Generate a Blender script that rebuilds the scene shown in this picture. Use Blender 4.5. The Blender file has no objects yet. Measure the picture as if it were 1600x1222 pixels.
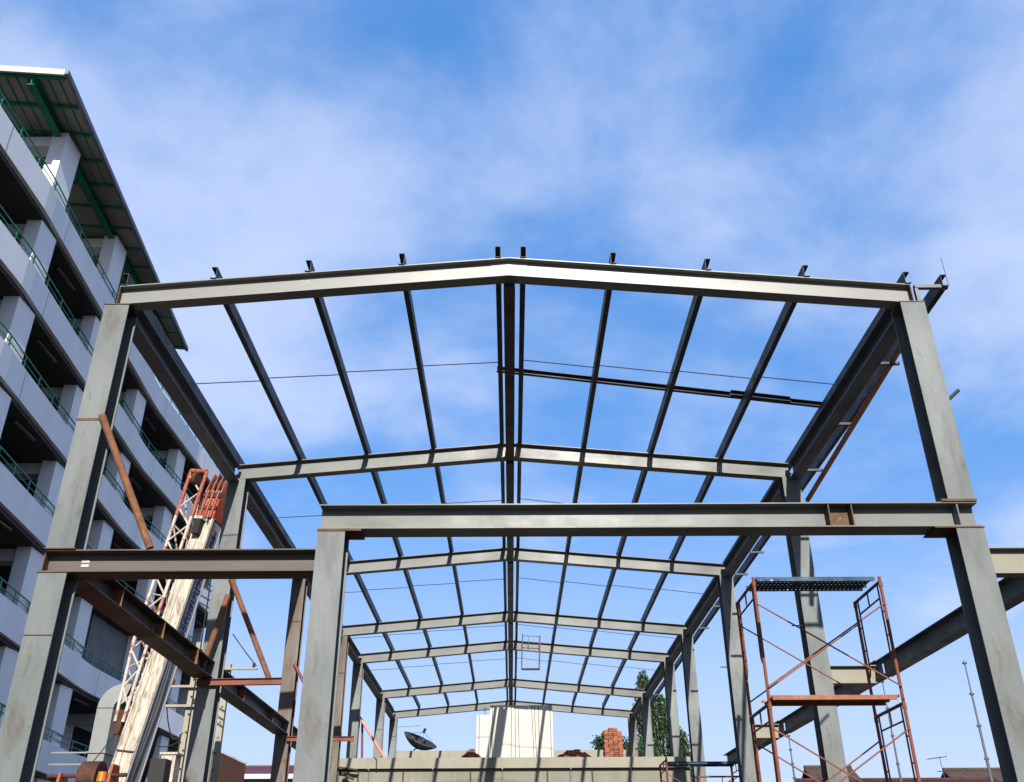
import bpy, bmesh, math, random
from mathutils import Vector, Matrix

random.seed(7)
SC = bpy.context.scene
COL = SC.collection
V = Vector
R = math.radians

# ------------------------------------------------------------------ camera, world, sun, exposure
SUN_EL, SUN_AZ = 27.5, 4.5          # elevation; degrees to the right of straight behind the camera
cam = bpy.data.cameras.new("camera")
cam.sensor_width = 36.0
cam.lens = 1467.65 / 1600 * 36.0
cam.clip_start, cam.clip_end = 0.1, 3000
camo = bpy.data.objects.new("camera", cam); COL.objects.link(camo)
_yaw, _pitch, _roll = R(0.15475), R(28.5526), R(-0.29237)
_f = V((math.sin(_yaw)*math.cos(_pitch), math.cos(_yaw)*math.cos(_pitch), math.sin(_pitch)))
_r = V((math.cos(_yaw), -math.sin(_yaw), 0)); _u = _r.cross(_f)
_r2 = _r*math.cos(_roll) + _u*math.sin(_roll); _u2 = -_r*math.sin(_roll) + _u*math.cos(_roll)
_m = Matrix((_r2, _u2, -_f)).transposed().to_4x4(); _m.translation = V((-0.1044, 0, 0))
camo.matrix_world = _m
SC.camera = camo

sdir = V((math.sin(R(SUN_AZ))*math.cos(R(SUN_EL)), -math.cos(R(SUN_AZ))*math.cos(R(SUN_EL)), math.sin(R(SUN_EL))))
sun = bpy.data.lights.new("sun", 'SUN'); sun.energy = 5.0; sun.angle = R(0.5); sun.color = (1.0, 0.95, 0.86)
so = bpy.data.objects.new("sun", sun); COL.objects.link(so)
so.rotation_euler = (-sdir).to_track_quat('-Z', 'Y').to_euler(); so.location = (0, -20, 30)

W = bpy.data.worlds.new("World"); SC.world = W; W.use_nodes = True
nt = W.node_tree; nt.nodes.clear()
def N(tree, typ, **kw):
    n = tree.nodes.new(typ)
    for k, v in kw.items():
        if k == 'ins':
            for a, b in v.items(): n.inputs[a].default_value = b
        else: setattr(n, k, v)
    return n
def L(tree, a, b): tree.links.new(a, b)
sky = N(nt, 'ShaderNodeTexSky', sky_type='NISHITA', sun_disc=False, sun_elevation=R(SUN_EL), sun_rotation=R(180-SUN_AZ),
        altitude=0, air_density=1.0, dust_density=0.6, ozone_density=2.0)
tc = N(nt, 'ShaderNodeTexCoord'); sep = N(nt, 'ShaderNodeSeparateXYZ'); L(nt, tc.outputs['Generated'], sep.inputs[0])
zz = N(nt, 'ShaderNodeMath', operation='MAXIMUM', ins={1: 0.0}); L(nt, sep.outputs[2], zz.inputs[0])
za = N(nt, 'ShaderNodeMath', operation='ADD', ins={1: 0.25}); L(nt, zz.outputs[0], za.inputs[0])
dx = N(nt, 'ShaderNodeMath', operation='DIVIDE'); L(nt, sep.outputs[0], dx.inputs[0]); L(nt, za.outputs[0], dx.inputs[1])
dy = N(nt, 'ShaderNodeMath', operation='DIVIDE'); L(nt, sep.outputs[1], dy.inputs[0]); L(nt, za.outputs[0], dy.inputs[1])
cmb = N(nt, 'ShaderNodeCombineXYZ'); L(nt, dx.outputs[0], cmb.inputs[0]); L(nt, dy.outputs[0], cmb.inputs[1])
mp = N(nt, 'ShaderNodeMapping'); mp.inputs['Location'].default_value = (2.2, 6.1, 0); mp.inputs['Scale'].default_value = (1.0, 1.0, 1)
L(nt, cmb.outputs[0], mp.inputs[0])
n1 = N(nt, 'ShaderNodeTexNoise', ins={'Scale': 1.8, 'Detail': 9.0, 'Roughness': 0.57, 'Distortion': 0.2}); L(nt, mp.outputs[0], n1.inputs['Vector'])
n2 = N(nt, 'ShaderNodeTexNoise', ins={'Scale': 0.6, 'Detail': 2.0, 'Roughness': 0.5}); L(nt, mp.outputs[0], n2.inputs['Vector'])
ad = N(nt, 'ShaderNodeMath', operation='MULTIPLY_ADD', ins={1: 0.8}); L(nt, n2.outputs['Fac'], ad.inputs[0]); n3 = N(nt, 'ShaderNodeTexNoise', ins={'Scale': 4.6, 'Detail': 8.0, 'Roughness': 0.6, 'Distortion': 0.25}); L(nt, mp.outputs[0], n3.inputs['Vector'])
w3 = N(nt, 'ShaderNodeMath', operation='MULTIPLY_ADD', ins={1: 0.34, 2: -0.17}); L(nt, n3.outputs['Fac'], w3.inputs[0])
w4 = N(nt, 'ShaderNodeMath', operation='ADD'); L(nt, w3.outputs[0], w4.inputs[0]); L(nt, n1.outputs['Fac'], w4.inputs[1]); L(nt, w4.outputs[0], ad.inputs[2])
b0 = N(nt, 'ShaderNodeMath', operation='MULTIPLY_ADD', ins={1: 0.45, 2: -0.10}); L(nt, sep.outputs[0], b0.inputs[0])
bx = N(nt, 'ShaderNodeMath', operation='MULTIPLY'); L(nt, b0.outputs[0], bx.inputs[0]); L(nt, sep.outputs[0], bx.inputs[1])
bs = N(nt, 'ShaderNodeMath', operation='MULTIPLY_ADD', ins={1: 1.0}); L(nt, bx.outputs[0], bs.inputs[0]); L(nt, ad.outputs[0], bs.inputs[2])
cr = N(nt, 'ShaderNodeMapRange', interpolation_type='SMOOTHSTEP', ins={1: 0.79, 2: 1.22, 3: 0.0, 4: 0.80}); L(nt, bs.outputs[0], cr.inputs[0])
hz = N(nt, 'ShaderNodeMapRange', interpolation_type='SMOOTHSTEP', ins={1: 0.02, 2: 0.42, 3: 0.85, 4: 0.0}); L(nt, sep.outputs[2], hz.inputs[0])
cmx = N(nt, 'ShaderNodeMath', operation='MAXIMUM'); L(nt, cr.outputs[0], cmx.inputs[0]); L(nt, hz.outputs[0], cmx.inputs[1])
mx = N(nt, 'ShaderNodeMix', data_type='RGBA'); L(nt, cmx.outputs[0], mx.inputs[0])
dim = N(nt, 'ShaderNodeMix', data_type='RGBA', blend_type='MULTIPLY'); dim.inputs[0].default_value = 1.0
dim.inputs[7].default_value = (0.45, 0.45, 0.45, 1)
L(nt, sky.outputs[0], dim.inputs[6])
tint = N(nt, 'ShaderNodeMix', data_type='RGBA', blend_type='ADD'); tint.inputs[0].default_value = 1.0
tint.inputs[7].default_value = (0.30, 1.36, 3.75, 1)
L(nt, dim.outputs[2], tint.inputs[6]); L(nt, tint.outputs[2], mx.inputs[6]); mx.inputs[7].default_value = (4.2, 4.9, 6.7, 1)
bg = N(nt, 'ShaderNodeBackground'); bg.inputs[1].default_value = 0.081; L(nt, mx.outputs[2], bg.inputs[0])
wo = N(nt, 'ShaderNodeOutputWorld'); L(nt, bg.outputs[0], wo.inputs[0])

SC.view_settings.view_transform = 'Standard'; SC.view_settings.look = 'None'
SC.view_settings.exposure = 0.98; SC.view_settings.gamma = 1.0
SC.render.engine = 'CYCLES'

# ------------------------------------------------------------------ materials
def mat(name, c1, c2=None, c3=None, rough=0.6, metal=0.0, scale=2.0, stretch=(1, 1, 1), stain=0.5, t3=(0.62, 0.75), bump=0.0,
        spec=0.25, fine=30.0, finea=0.05, k=0.47):
    """large mottling c1<->c2, patches of c3 where a second noise is high, fine grain"""
    m = bpy.data.materials.new(name); m.use_nodes = True; t = m.node_tree
    b = t.nodes['Principled BSDF']; b.inputs['Roughness'].default_value = rough; b.inputs['Metallic'].default_value = metal
    b.inputs['Specular IOR Level'].default_value = spec
    c2 = c2 or tuple(x*0.75 for x in c1)
    c1, c2 = tuple(x*k for x in c1), tuple(x*k for x in c2); c3 = tuple(x*k for x in c3) if c3 else None
    co = N(t, 'ShaderNodeTexCoord'); mpn = N(t, 'ShaderNodeMapping'); mpn.inputs['Scale'].default_value = stretch
    L(t, co.outputs['Object'], mpn.inputs[0])
    a = N(t, 'ShaderNodeTexNoise', ins={'Scale': scale, 'Detail': 6.0, 'Roughness': 0.62}); L(t, mpn.outputs[0], a.inputs['Vector'])
    r = N(t, 'ShaderNodeMapRange', ins={1: 0.5-0.25*stain, 2: 0.5+0.3*stain}); L(t, a.outputs['Fac'], r.inputs[0])
    m1 = N(t, 'ShaderNodeMix', data_type='RGBA'); m1.inputs[6].default_value = (*c1, 1); m1.inputs[7].default_value = (*c2, 1)
    L(t, r.outputs[0], m1.inputs[0]); out = m1.outputs[2]
    if c3:
        d = N(t, 'ShaderNodeTexNoise', ins={'Scale': scale*1.7, 'Detail': 8.0, 'Roughness': 0.7, 'Distortion': 0.6})
        mv = N(t, 'ShaderNodeVectorMath', operation='ADD'); mv.inputs[1].default_value = (7.3, 1.7, 4.1)
        L(t, mpn.outputs[0], mv.inputs[0]); L(t, mv.outputs[0], d.inputs['Vector'])
        rr = N(t, 'ShaderNodeMapRange', ins={1: t3[0], 2: t3[1]}); L(t, d.outputs['Fac'], rr.inputs[0])
        m2 = N(t, 'ShaderNodeMix', data_type='RGBA'); m2.inputs[7].default_value = (*c3, 1)
        L(t, rr.outputs[0], m2.inputs[0]); L(t, out, m2.inputs[6]); out = m2.outputs[2]
    g = N(t, 'ShaderNodeTexNoise', ins={'Scale': fine, 'Detail': 3.0}); L(t, co.outputs['Object'], g.inputs['Vector'])
    gr = N(t, 'ShaderNodeMapRange', ins={1: 0.3, 2: 0.7, 3: 1-finea, 4: 1+finea}); L(t, g.outputs['Fac'], gr.inputs[0])
    hs = N(t, 'ShaderNodeHueSaturation'); L(t, gr.outputs[0], hs.inputs['Value']); L(t, out, hs.inputs['Color'])
    L(t, hs.outputs[0], b.inputs['Base Color'])
    rg = N(t, 'ShaderNodeMapRange', ins={1: 0.3, 2: 0.7, 3: max(0.05, rough-0.1), 4: min(1, rough+0.12)}); L(t, a.outputs['Fac'], rg.inputs[0])
    L(t, rg.outputs[0], b.inputs['Roughness'])
    if bump:
        bp = N(t, 'ShaderNodeBump', ins={'Strength': bump, 'Distance': 0.02}); L(t, g.outputs['Fac'], bp.inputs['Height']); L(t, bp.outputs[0], b.inputs['Normal'])
    return m

RUST = (0.17, 0.062, 0.028)
M = {}
M['steel'] = mat('grey_primer_steel', (0.275, 0.295, 0.29), (0.15, 0.166, 0.165), (0.13, 0.105, 0.085), rough=0.5, scale=1.5, stretch=(1.4, 1.4, 0.4), stain=0.7, t3=(0.55, 0.74), spec=0.22)
M['steelrafter'] = mat('pale_primer_steel', (0.265, 0.275, 0.26), (0.175, 0.18, 0.17), (0.34, 0.34, 0.315), rough=0.42, scale=1.1, stretch=(0.6, 1, 1), stain=0.8, t3=(0.60, 0.66), spec=0.2)
M['sheenrafter'] = mat('sheen_lightened_primer_steel', (0.36, 0.36, 0.33), (0.235, 0.235, 0.215), (0.44, 0.435, 0.40), rough=0.37, scale=0.7, stretch=(0.5, 1, 1), stain=0.8, t3=(0.58, 0.62), spec=0.34)  # front rafters: the sun's pale sheen is put into the base colour
M['darksteel'] = mat('blue_grey_primer_steel', (0.15, 0.165, 0.18), (0.11, 0.12, 0.135), (0.13, 0.08, 0.055), rough=0.5, scale=1.1, t3=(0.62, 0.74), k=0.8)
M['purlin'] = mat('dark_purlin_steel', (0.10, 0.105, 0.12), (0.07, 0.075, 0.085), rough=0.5, scale=2, k=0.25)
M['webshade'] = mat('shade_darkened_web_steel', (0.05, 0.042, 0.042), (0.032, 0.028, 0.03), (0.085, 0.045, 0.03), rough=0.55, scale=1.4, t3=(0.58, 0.75))  # near-black colour paints the shade on the column sides into the webs
M['rustbeam'] = mat('rusty_brown_steel', (0.17, 0.14, 0.125), (0.12, 0.085, 0.068), (0.16, 0.07, 0.035), rough=0.6, scale=1.3, stretch=(0.3, 1, 1), t3=(0.55, 0.75))
M['rustcol'] = mat('rust_streaked_column_steel', (0.24, 0.22, 0.19), (0.15, 0.10, 0.075), RUST, rough=0.6, scale=1.6, stretch=(2, 2, 0.35), t3=(0.52, 0.7))
M['beige'] = mat('beige_primer_steel', (0.37, 0.35, 0.27), (0.30, 0.28, 0.215), (0.24, 0.19, 0.12), rough=0.5, scale=1.2, t3=(0.66, 0.8))
M['rust'] = mat('orange_rust_pipe', (0.33, 0.135, 0.06), (0.20, 0.085, 0.045), (0.36, 0.26, 0.18), rough=0.8, scale=7, t3=(0.58, 0.7), bump=0.2)
M['redox'] = mat('red_oxide_paint', (0.30, 0.085, 0.05), (0.22, 0.06, 0.04), rough=0.55, scale=3)
M['pinkpipe'] = mat('faded_red_pipe', (0.66, 0.27, 0.18), (0.55, 0.21, 0.14), (0.55, 0.42, 0.36), rough=0.6, scale=12, t3=(0.62, 0.70), k=0.8)
M['weld'] = mat('rusty_weld_plate', (0.20, 0.10, 0.05), (0.13, 0.07, 0.04), (0.42, 0.36, 0.26), rough=0.75, scale=14, t3=(0.6, 0.68))
M['whitep'] = mat('white_marker_paint', (0.75, 0.74, 0.68), rough=0.5)
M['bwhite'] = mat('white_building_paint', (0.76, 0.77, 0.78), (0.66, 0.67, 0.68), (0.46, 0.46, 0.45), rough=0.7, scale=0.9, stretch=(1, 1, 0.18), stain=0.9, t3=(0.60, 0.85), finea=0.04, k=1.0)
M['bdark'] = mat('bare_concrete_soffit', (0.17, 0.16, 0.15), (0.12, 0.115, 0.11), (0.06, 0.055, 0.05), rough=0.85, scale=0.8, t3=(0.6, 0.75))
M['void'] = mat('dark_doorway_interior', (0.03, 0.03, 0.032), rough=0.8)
M['green'] = mat('green_railing_paint', (0.03, 0.20, 0.115), (0.022, 0.15, 0.09), rough=0.4, scale=3, k=1.1)
M['dgreen'] = mat('green_roof_steel', (0.018, 0.16, 0.09), (0.014, 0.12, 0.07), rough=0.45, scale=2, k=1.2)
M['sheet'] = mat('grey_roof_sheet_underside', (0.40, 0.38, 0.34), (0.33, 0.31, 0.28), rough=0.7, scale=1.0, k=0.75)
M['fascia'] = mat('white_fascia_metal', (0.78, 0.78, 0.76), (0.7, 0.7, 0.69), rough=0.45, scale=1.0)
M['gutter'] = mat('grey_gutter_metal', (0.34, 0.36, 0.39), (0.26, 0.28, 0.32), rough=0.5, scale=2.0)
M['tube'] = mat('fluorescent_tube_housing', (0.40, 0.38, 0.33), rough=0.5)
M['louver'] = mat('grey_louvre_sheet', (0.36, 0.38, 0.38), (0.30, 0.32, 0.33), rough=0.55, scale=1.5)
M['galv'] = mat('galvanised_duct_sheet', (0.46, 0.48, 0.46), (0.36, 0.38, 0.37), (0.55, 0.56, 0.54), rough=0.42, metal=0.55, scale=3.5, t3=(0.6, 0.75))
M['boom'] = mat('cream_crane_paint', (0.74, 0.70, 0.60), (0.60, 0.54, 0.43), (0.26, 0.13, 0.07), rough=0.55, scale=3.0, stretch=(2, 2, 0.5), t3=(0.50, 0.68), k=0.50)
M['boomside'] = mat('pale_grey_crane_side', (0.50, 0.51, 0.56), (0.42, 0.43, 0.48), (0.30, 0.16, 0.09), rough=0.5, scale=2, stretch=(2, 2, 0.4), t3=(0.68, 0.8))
M['jib'] = mat('white_and_red_jib_paint', (0.70, 0.66, 0.60), (0.58, 0.50, 0.44), (0.40, 0.12, 0.06), rough=0.6, scale=2.6, t3=(0.50, 0.60), k=0.55)
M['cranered'] = mat('crane_head_red_paint', (0.46, 0.085, 0.035), (0.34, 0.06, 0.03), (0.35, 0.27, 0.22), rough=0.5, scale=6, t3=(0.52, 0.62), k=0.55)
M['craneorange'] = mat('orange_crane_bracket', (0.52, 0.13, 0.035), (0.36, 0.09, 0.03), RUST, rough=0.55, scale=4)
M['black'] = mat('black_rubber_and_grease', (0.02, 0.02, 0.022), (0.035, 0.033, 0.03), rough=0.6)
M['rustdark'] = mat('dark_rusted_drum', (0.13, 0.05, 0.03), (0.07, 0.03, 0.02), rough=0.8, scale=6)
M['amber'] = mat('amber_plastic_lens', (0.75, 0.26, 0.02), (0.6, 0.18, 0.02), rough=0.25)
M['blue'] = mat('blue_lettering_paint', (0.03, 0.07, 0.34), rough=0.5)
M['plankblue'] = mat('blue_scaffold_plank', (0.02, 0.10, 0.17), (0.012, 0.05, 0.10), (0.62, 0.6, 0.55), rough=0.55, scale=9, stretch=(0.5, 1, 1), t3=(0.60, 0.66))
M['scaf'] = mat('orange_scaffold_paint', (0.44, 0.13, 0.055), (0.33, 0.09, 0.045), (0.2, 0.075, 0.05), rough=0.55, scale=5, t3=(0.6, 0.72), k=0.36)
M['plankor'] = mat('orange_scaffold_platform', (0.46, 0.16, 0.06), (0.36, 0.11, 0.045), (0.5, 0.30, 0.18), rough=0.6, scale=6, t3=(0.62, 0.72))
M['conc'] = mat('raw_concrete', (0.46, 0.43, 0.345), (0.38, 0.355, 0.285), (0.27, 0.25, 0.20), rough=0.85, scale=0.9, stretch=(1, 1, 0.5), t3=(0.58, 0.8), stain=0.9)
M['concwall'] = mat('stained_concrete_wall', (0.36, 0.345, 0.28), (0.28, 0.27, 0.22), (0.50, 0.48, 0.40), rough=0.85, scale=1.5, stretch=(1.5, 1.5, 0.25), t3=(0.58, 0.75), stain=0.9)
M['panel'] = mat('cream_gypsum_panel', (0.84, 0.80, 0.71), (0.78, 0.74, 0.65), rough=0.7, scale=0.7, finea=0.03)
M['joint'] = mat('brown_panel_joint', (0.20, 0.14, 0.09), rough=0.8)
M['brick'] = mat('red_clay_brick', (0.42, 0.145, 0.06), (0.33, 0.10, 0.045), (0.48, 0.22, 0.11), rough=0.85, scale=5, t3=(0.58, 0.7))
M['dish'] = mat('dark_mesh_dish_metal', (0.05, 0.06, 0.07), (0.035, 0.042, 0.05), rough=0.5)
M['aerial'] = mat('dull_aluminium', (0.22, 0.23, 0.25), (0.16, 0.17, 0.19), rough=0.4, metal=0.4)
M['wire'] = mat('dark_cable', (0.03, 0.035, 0.05), rough=0.6)
M['polec'] = mat('pale_concrete_pole', (0.52, 0.48, 0.38), (0.44, 0.40, 0.31), (0.34, 0.30, 0.23), rough=0.85, scale=2.5, stretch=(1, 1, 0.4))
M['brownwall'] = mat('brown_corrugated_sheet', (0.10, 0.05, 0.04), (0.075, 0.038, 0.032), rough=0.6, scale=1)
M['tile'] = mat('weathered_brown_roof_tile', (0.12, 0.085, 0.065), (0.075, 0.055, 0.05), (0.17, 0.13, 0.10), rough=0.85, scale=2)
M['tilered'] = mat('dark_red_roof_tile', (0.17, 0.045, 0.05), (0.11, 0.03, 0.035), rough=0.8, scale=2, k=0.32)
M['housewall'] = mat('pale_house_wall', (0.60, 0.58, 0.53), (0.5, 0.48, 0.44), rough=0.8, scale=0.6)
M['pinkroof'] = mat('purple_red_roof_sheet', (0.16, 0.055, 0.085), (0.12, 0.045, 0.07), rough=0.6, scale=1)
M['trunk'] = mat('grey_brown_bark', (0.12, 0.09, 0.065), rough=0.9)
M['ground'] = mat('dusty_site_ground', (0.11, 0.095, 0.075), (0.08, 0.07, 0.058), (0.14, 0.125, 0.10), rough=0.95, scale=0.15, bump=0.3, k=0.28)
M['asphalt'] = mat('worn_asphalt', (0.06, 0.06, 0.058), (0.045, 0.045, 0.044), rough=0.9, scale=0.5)
M['glass'] = mat('dark_cab_glass', (0.03, 0.04, 0.05), rough=0.08, spec=0.6)

def leaf_mat():
    m = bpy.data.materials.new('glossy_green_leaf'); m.use_nodes = True; t = m.node_tree; b = t.nodes['Principled BSDF']
    oi = N(t, 'ShaderNodeNewGeometry'); ramp = N(t, 'ShaderNodeValToRGB')
    ramp.color_ramp.elements[0].color = (0.005, 0.017, 0.006, 1); ramp.color_ramp.elements[1].color = (0.022, 0.05, 0.013, 1)
    L(t, oi.outputs['Random Per Island'], ramp.inputs[0]); L(t, ramp.outputs[0], b.inputs['Base Color'])
    b.inputs['Roughness'].default_value = 0.45
    return m
M['leaf'] = leaf_mat()
def brick_mat():
    m = bpy.data.materials.new('red_clay_brick'); m.use_nodes = True; t = m.node_tree; b = t.nodes['Principled BSDF']
    oi = N(t, 'ShaderNodeNewGeometry'); ramp = N(t, 'ShaderNodeValToRGB')
    ramp.color_ramp.elements[0].color = (0.12, 0.035, 0.018, 1); ramp.color_ramp.elements[1].color = (0.25, 0.095, 0.045, 1)
    L(t, oi.outputs['Random Per Island'], ramp.inputs[0]); L(t, ramp.outputs[0], b.inputs['Base Color']); b.inputs['Roughness'].default_value = 0.9
    return m
M['brick'] = brick_mat()

def add_holes(m, nx, ny):
    """regular punched holes through a sheet-metal deck (object space)"""
    t = m.node_tree; b = t.nodes['Principled BSDF']; out = [n for n in t.nodes if n.type == 'OUTPUT_MATERIAL'][0]
    co = N(t, 'ShaderNodeTexCoord'); s = N(t, 'ShaderNodeSeparateXYZ'); L(t, co.outputs['Object'], s.inputs[0])
    ds = []
    for o, k in ((0, nx), (1, ny)):
        a = N(t, 'ShaderNodeMath', operation='MULTIPLY', ins={1: k}); L(t, s.outputs[o], a.inputs[0])
        f = N(t, 'ShaderNodeMath', operation='FRACT'); L(t, a.outputs[0], f.inputs[0])
        u = N(t, 'ShaderNodeMath', operation='SUBTRACT', ins={1: 0.5}); L(t, f.outputs[0], u.inputs[0])
        q = N(t, 'ShaderNodeMath', operation='ABSOLUTE'); L(t, u.outputs[0], q.inputs[0]); ds.append(q)
    mxn = N(t, 'ShaderNodeMath', operation='MAXIMUM'); L(t, ds[0].outputs[0], mxn.inputs[0]); L(t, ds[1].outputs[0], mxn.inputs[1])
    lt = N(t, 'ShaderNodeMath', operation='LESS_THAN', ins={1: 0.17}); L(t, mxn.outputs[0], lt.inputs[0])
    tr = N(t, 'ShaderNodeBsdfTransparent'); ms = N(t, 'ShaderNodeMixShader')
    L(t, lt.outputs[0], ms.inputs[0]); L(t, b.outputs[0], ms.inputs[1]); L(t, tr.outputs[0], ms.inputs[2]); L(t, ms.outputs[0], out.inputs[0])
M['deckblue'] = mat('punched_blue_deck', (0.02, 0.05, 0.085), (0.012, 0.03, 0.06), rough=0.6, scale=6); add_holes(M['deckblue'], 16, 8)

# ------------------------------------------------------------------ mesh builder
class MB:
    def __init__(s): s.v, s.f = [], []
    def poly(s, vs, fs):
        k = len(s.v); s.v += [tuple(x) for x in vs]; s.f += [tuple(i+k for i in f) for f in fs]
    def box(s, lo, hi):
        x0, y0, z0 = lo; x1, y1, z1 = hi
        s.poly([(x0,y0,z0),(x1,y0,z0),(x1,y1,z0),(x0,y1,z0),(x0,y0,z1),(x1,y0,z1),(x1,y1,z1),(x0,y1,z1)],
               [(3,2,1,0),(4,5,6,7),(0,1,5,4),(1,2,6,5),(2,3,7,6),(3,0,4,7)]); return s
    def obox(s, o, ax, ay, az):
        o, ax, ay, az = V(o), V(ax), V(ay), V(az)
        s.poly([o, o+ax, o+ax+ay, o+ay, o+az, o+ax+az, o+ax+ay+az, o+ay+az],
               [(3,2,1,0),(4,5,6,7),(0,1,5,4),(1,2,6,5),(2,3,7,6),(3,0,4,7)]); return s
    def sweep(s, prof, p0, p1, side, up, cap=True):
        """prof: list of (a,b) in side/up axes, closed; swept from p0 to p1"""
        p0, p1, side, up = V(p0), V(p1), V(side), V(up); n = len(prof)
        vs = [p0+side*a+up*b for a, b in prof] + [p1+side*a+up*b for a, b in prof]
        fs = [(i, (i+1) % n, n+(i+1) % n, n+i) for i in range(n)]
        if cap: fs += [tuple(range(n-1, -1, -1)), tuple(range(n, 2*n))]
        s.poly(vs, fs); return s
    def tube(s, p0, p1, r, n=8, r1=None):
        p0, p1 = V(p0), V(p1); d = (p1-p0).normalized()
        a = d.orthogonal().normalized(); b = d.cross(a); r1 = r if r1 is None else r1
        vs = [p0+(a*math.cos(2*math.pi*i/n)+b*math.sin(2*math.pi*i/n))*r for i in range(n)]
        vs += [p1+(a*math.cos(2*math.pi*i/n)+b*math.sin(2*math.pi*i/n))*r1 for i in range(n)]
        s.poly(vs, [(i, (i+1) % n, n+(i+1) % n, n+i) for i in range(n)] + [tuple(range(n-1, -1, -1)), tuple(range(n, 2*n))]); return s
    def path(s, pts, r, n=6):
        for a, b in zip(pts, pts[1:]): s.tube(a, b, r, n)
        return s
    def build(s, name, m, parent=None, base=None, smooth=False):
        """one mesh object; origin at its lowest centre (or base)"""
        if base is None:
            xs, ys, zs = zip(*s.v); base = ((min(xs)+max(xs))/2, (min(ys)+max(ys))/2, min(zs))
        base = V(base)
        me = bpy.data.meshes.new(name); me.from_pydata([tuple(V(v)-base) for v in s.v], [], s.f); me.update()
        bm = bmesh.new(); bm.from_mesh(me); bmesh.ops.recalc_face_normals(bm, faces=bm.faces); bm.to_mesh(me); bm.free()
        me.materials.append(m)
        if smooth:
            for p in me.polygons: p.use_smooth = True
        o = bpy.data.objects.new(name, me); COL.objects.link(o)
        if parent is not None:
            o.parent = parent; o.location = base - V(parent['_b']) if '_b' in parent else base
        else: o.location = base
        o['_b'] = tuple(base)
        return o

def tag(o, label=None, cat=None, group=None, kind=None):
    if label: o['label'] = label
    if cat: o['category'] = cat
    if group: o['group'] = group
    if kind: o['kind'] = kind
    return o
def thing(name, loc, label, cat, group=None):
    o = bpy.data.objects.new(name, None); COL.objects.link(o); o.location = loc; o['_b'] = tuple(loc)
    o.empty_display_size = 0.3
    return tag(o, label, cat, group)

def iprof(B, H, tf=0.016, tw=0.012):
    b, h, w = B/2, H/2, tw/2
    return [(-b,-h),(b,-h),(b,-h+tf),(w,-h+tf),(w,h-tf),(b,h-tf),(b,h),(-b,h),(-b,h-tf),(-w,h-tf),(-w,-h+tf),(-b,-h+tf)]
def ibeam(p0, p1, B, H, side, tf=0.016, tw=0.012):
    """p0-p1 runs along the middle of the section"""
    p0, p1 = V(p0), V(p1); d = (p1-p0).normalized(); side = V(side).normalized(); up = side.cross(d)
    if up.z < 0: up = -up
    return MB().sweep(iprof(B, H, tf, tw), p0, p1, side, up)

G = -1.6                                        # ground level (the lens is the origin, 1.6 m up)

# ------------------------------------------------------------------ ground
g = MB(); g.poly([(-900,-900,G),(900,-900,G),(900,900,G),(-900,900,G)], [(0,1,2,3)])
tag(g.build('ground', M['ground']), kind='structure')
g = MB(); g.poly([(-900,62,G+0.004),(900,62,G+0.004),(900,70,G+0.004),(-900,70,G+0.004)], [(0,1,2,3)])
tag(g.build('road', M['asphalt']), kind='structure')

# ------------------------------------------------------------------ steel portal frame
YF = [11.455, 17.938, 24.584, 30.942, 34.951, 41.708, 46.700]
CW, CD = 0.355, 0.345
XL = [-5.838, -5.752, -5.79, -5.64, -5.70, -5.70, -5.70]
XR = [5.795, 5.705, 5.70, 5.70, 5.69, 5.67, 5.66]
PX = -0.105                                     # ridge
EB, PB, RH, RB = 7.71, 8.197, 0.33, 0.21         # rafter underside at eave and ridge, depth, flange width
SLAB = 3.98
frame = thing('steel_building', (0, 29, G), 'unfinished grey steel building of bare columns, rafters and purlins', 'steel building')

def column(x, y, z0, z1, m, w=CW):
    c = MB().sweep(iprof(CD, w, 0.018, 0.014), (x, y+CD/2, z0), (x, y+CD/2, z1), (0, 1, 0), (1, 0, 0)) if False else None
    # flanges face the camera side and the far side, web in between
    mb = MB()
    mb.box((x-w/2, y, z0), (x+w/2, y+0.018, z1)); mb.box((x-w/2, y+CD-0.018, z0), (x+w/2, y+CD, z1))
    c_ = mb.build('column', m, frame)
    MB().box((x-0.007, y+0.018, z0), (x+0.007, y+CD-0.018, z1)).build('web', M['webshade'], c_)
    return c_
def plate(x0, x1, y0, y1, z0, z1, m='weld', name='cap_plate', parent=None):
    return MB().box((x0, y0, z0), (x1, y1, z1)).build(name, M[m], parent or frame)

# front frame: split-level columns
c = column(XL[0], YF[0], 3.985, EB-0.012, M['steel']); plate(XL[0]-CW/2-0.01, XL[0]+CW/2+0.02, YF[0]-0.012, YF[0]+CD, EB-0.012, EB-0.001, parent=c)
plate(XL[0]-CW/2-0.005, XL[0]+CW/2+0.005, YF[0]-0.006, YF[0]-0.0005, 5.80, 5.835, name='weld_seam', parent=c)
plate(XL[0]-CW/2-0.02, XL[0]+CW/2+0.03, YF[0]-0.015, YF[0]+CD, 3.971, 3.984, name='base_plate', parent=c)
c = column(XR[0], YF[0], 4.60, EB-0.012, M['steel']); plate(XR[0]-CW/2-0.02, XR[0]+CW/2+0.005, YF[0]-0.01, YF[0]+CD, EB-0.012, EB-0.001, 'steel', parent=c)
plate(XR[0]-CW/2-0.1, XR[0]+CW/2+0.01, YF[0]-0.02, YF[0]+CD, 4.566, 4.598, name='base_plate', parent=c)
c = column(-5.855, YF[0], G, 3.66, M['steel']); plate(-6.05, -5.66, YF[0]-0.012, YF[0]+CD, 3.662, 3.676, parent=c)
plate(-6.03, -5.68, YF[0]-0.004, YF[0]-0.0005, 2.87, 2.885, 'rustdark', name='weld_seam', parent=c)
c = column(5.811, YF[0], G, 4.205, M['steel']); plate(5.36, 6.0, YF[0]-0.012, YF[0]+CD+0.05, 4.207, 4.222, parent=c)
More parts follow.
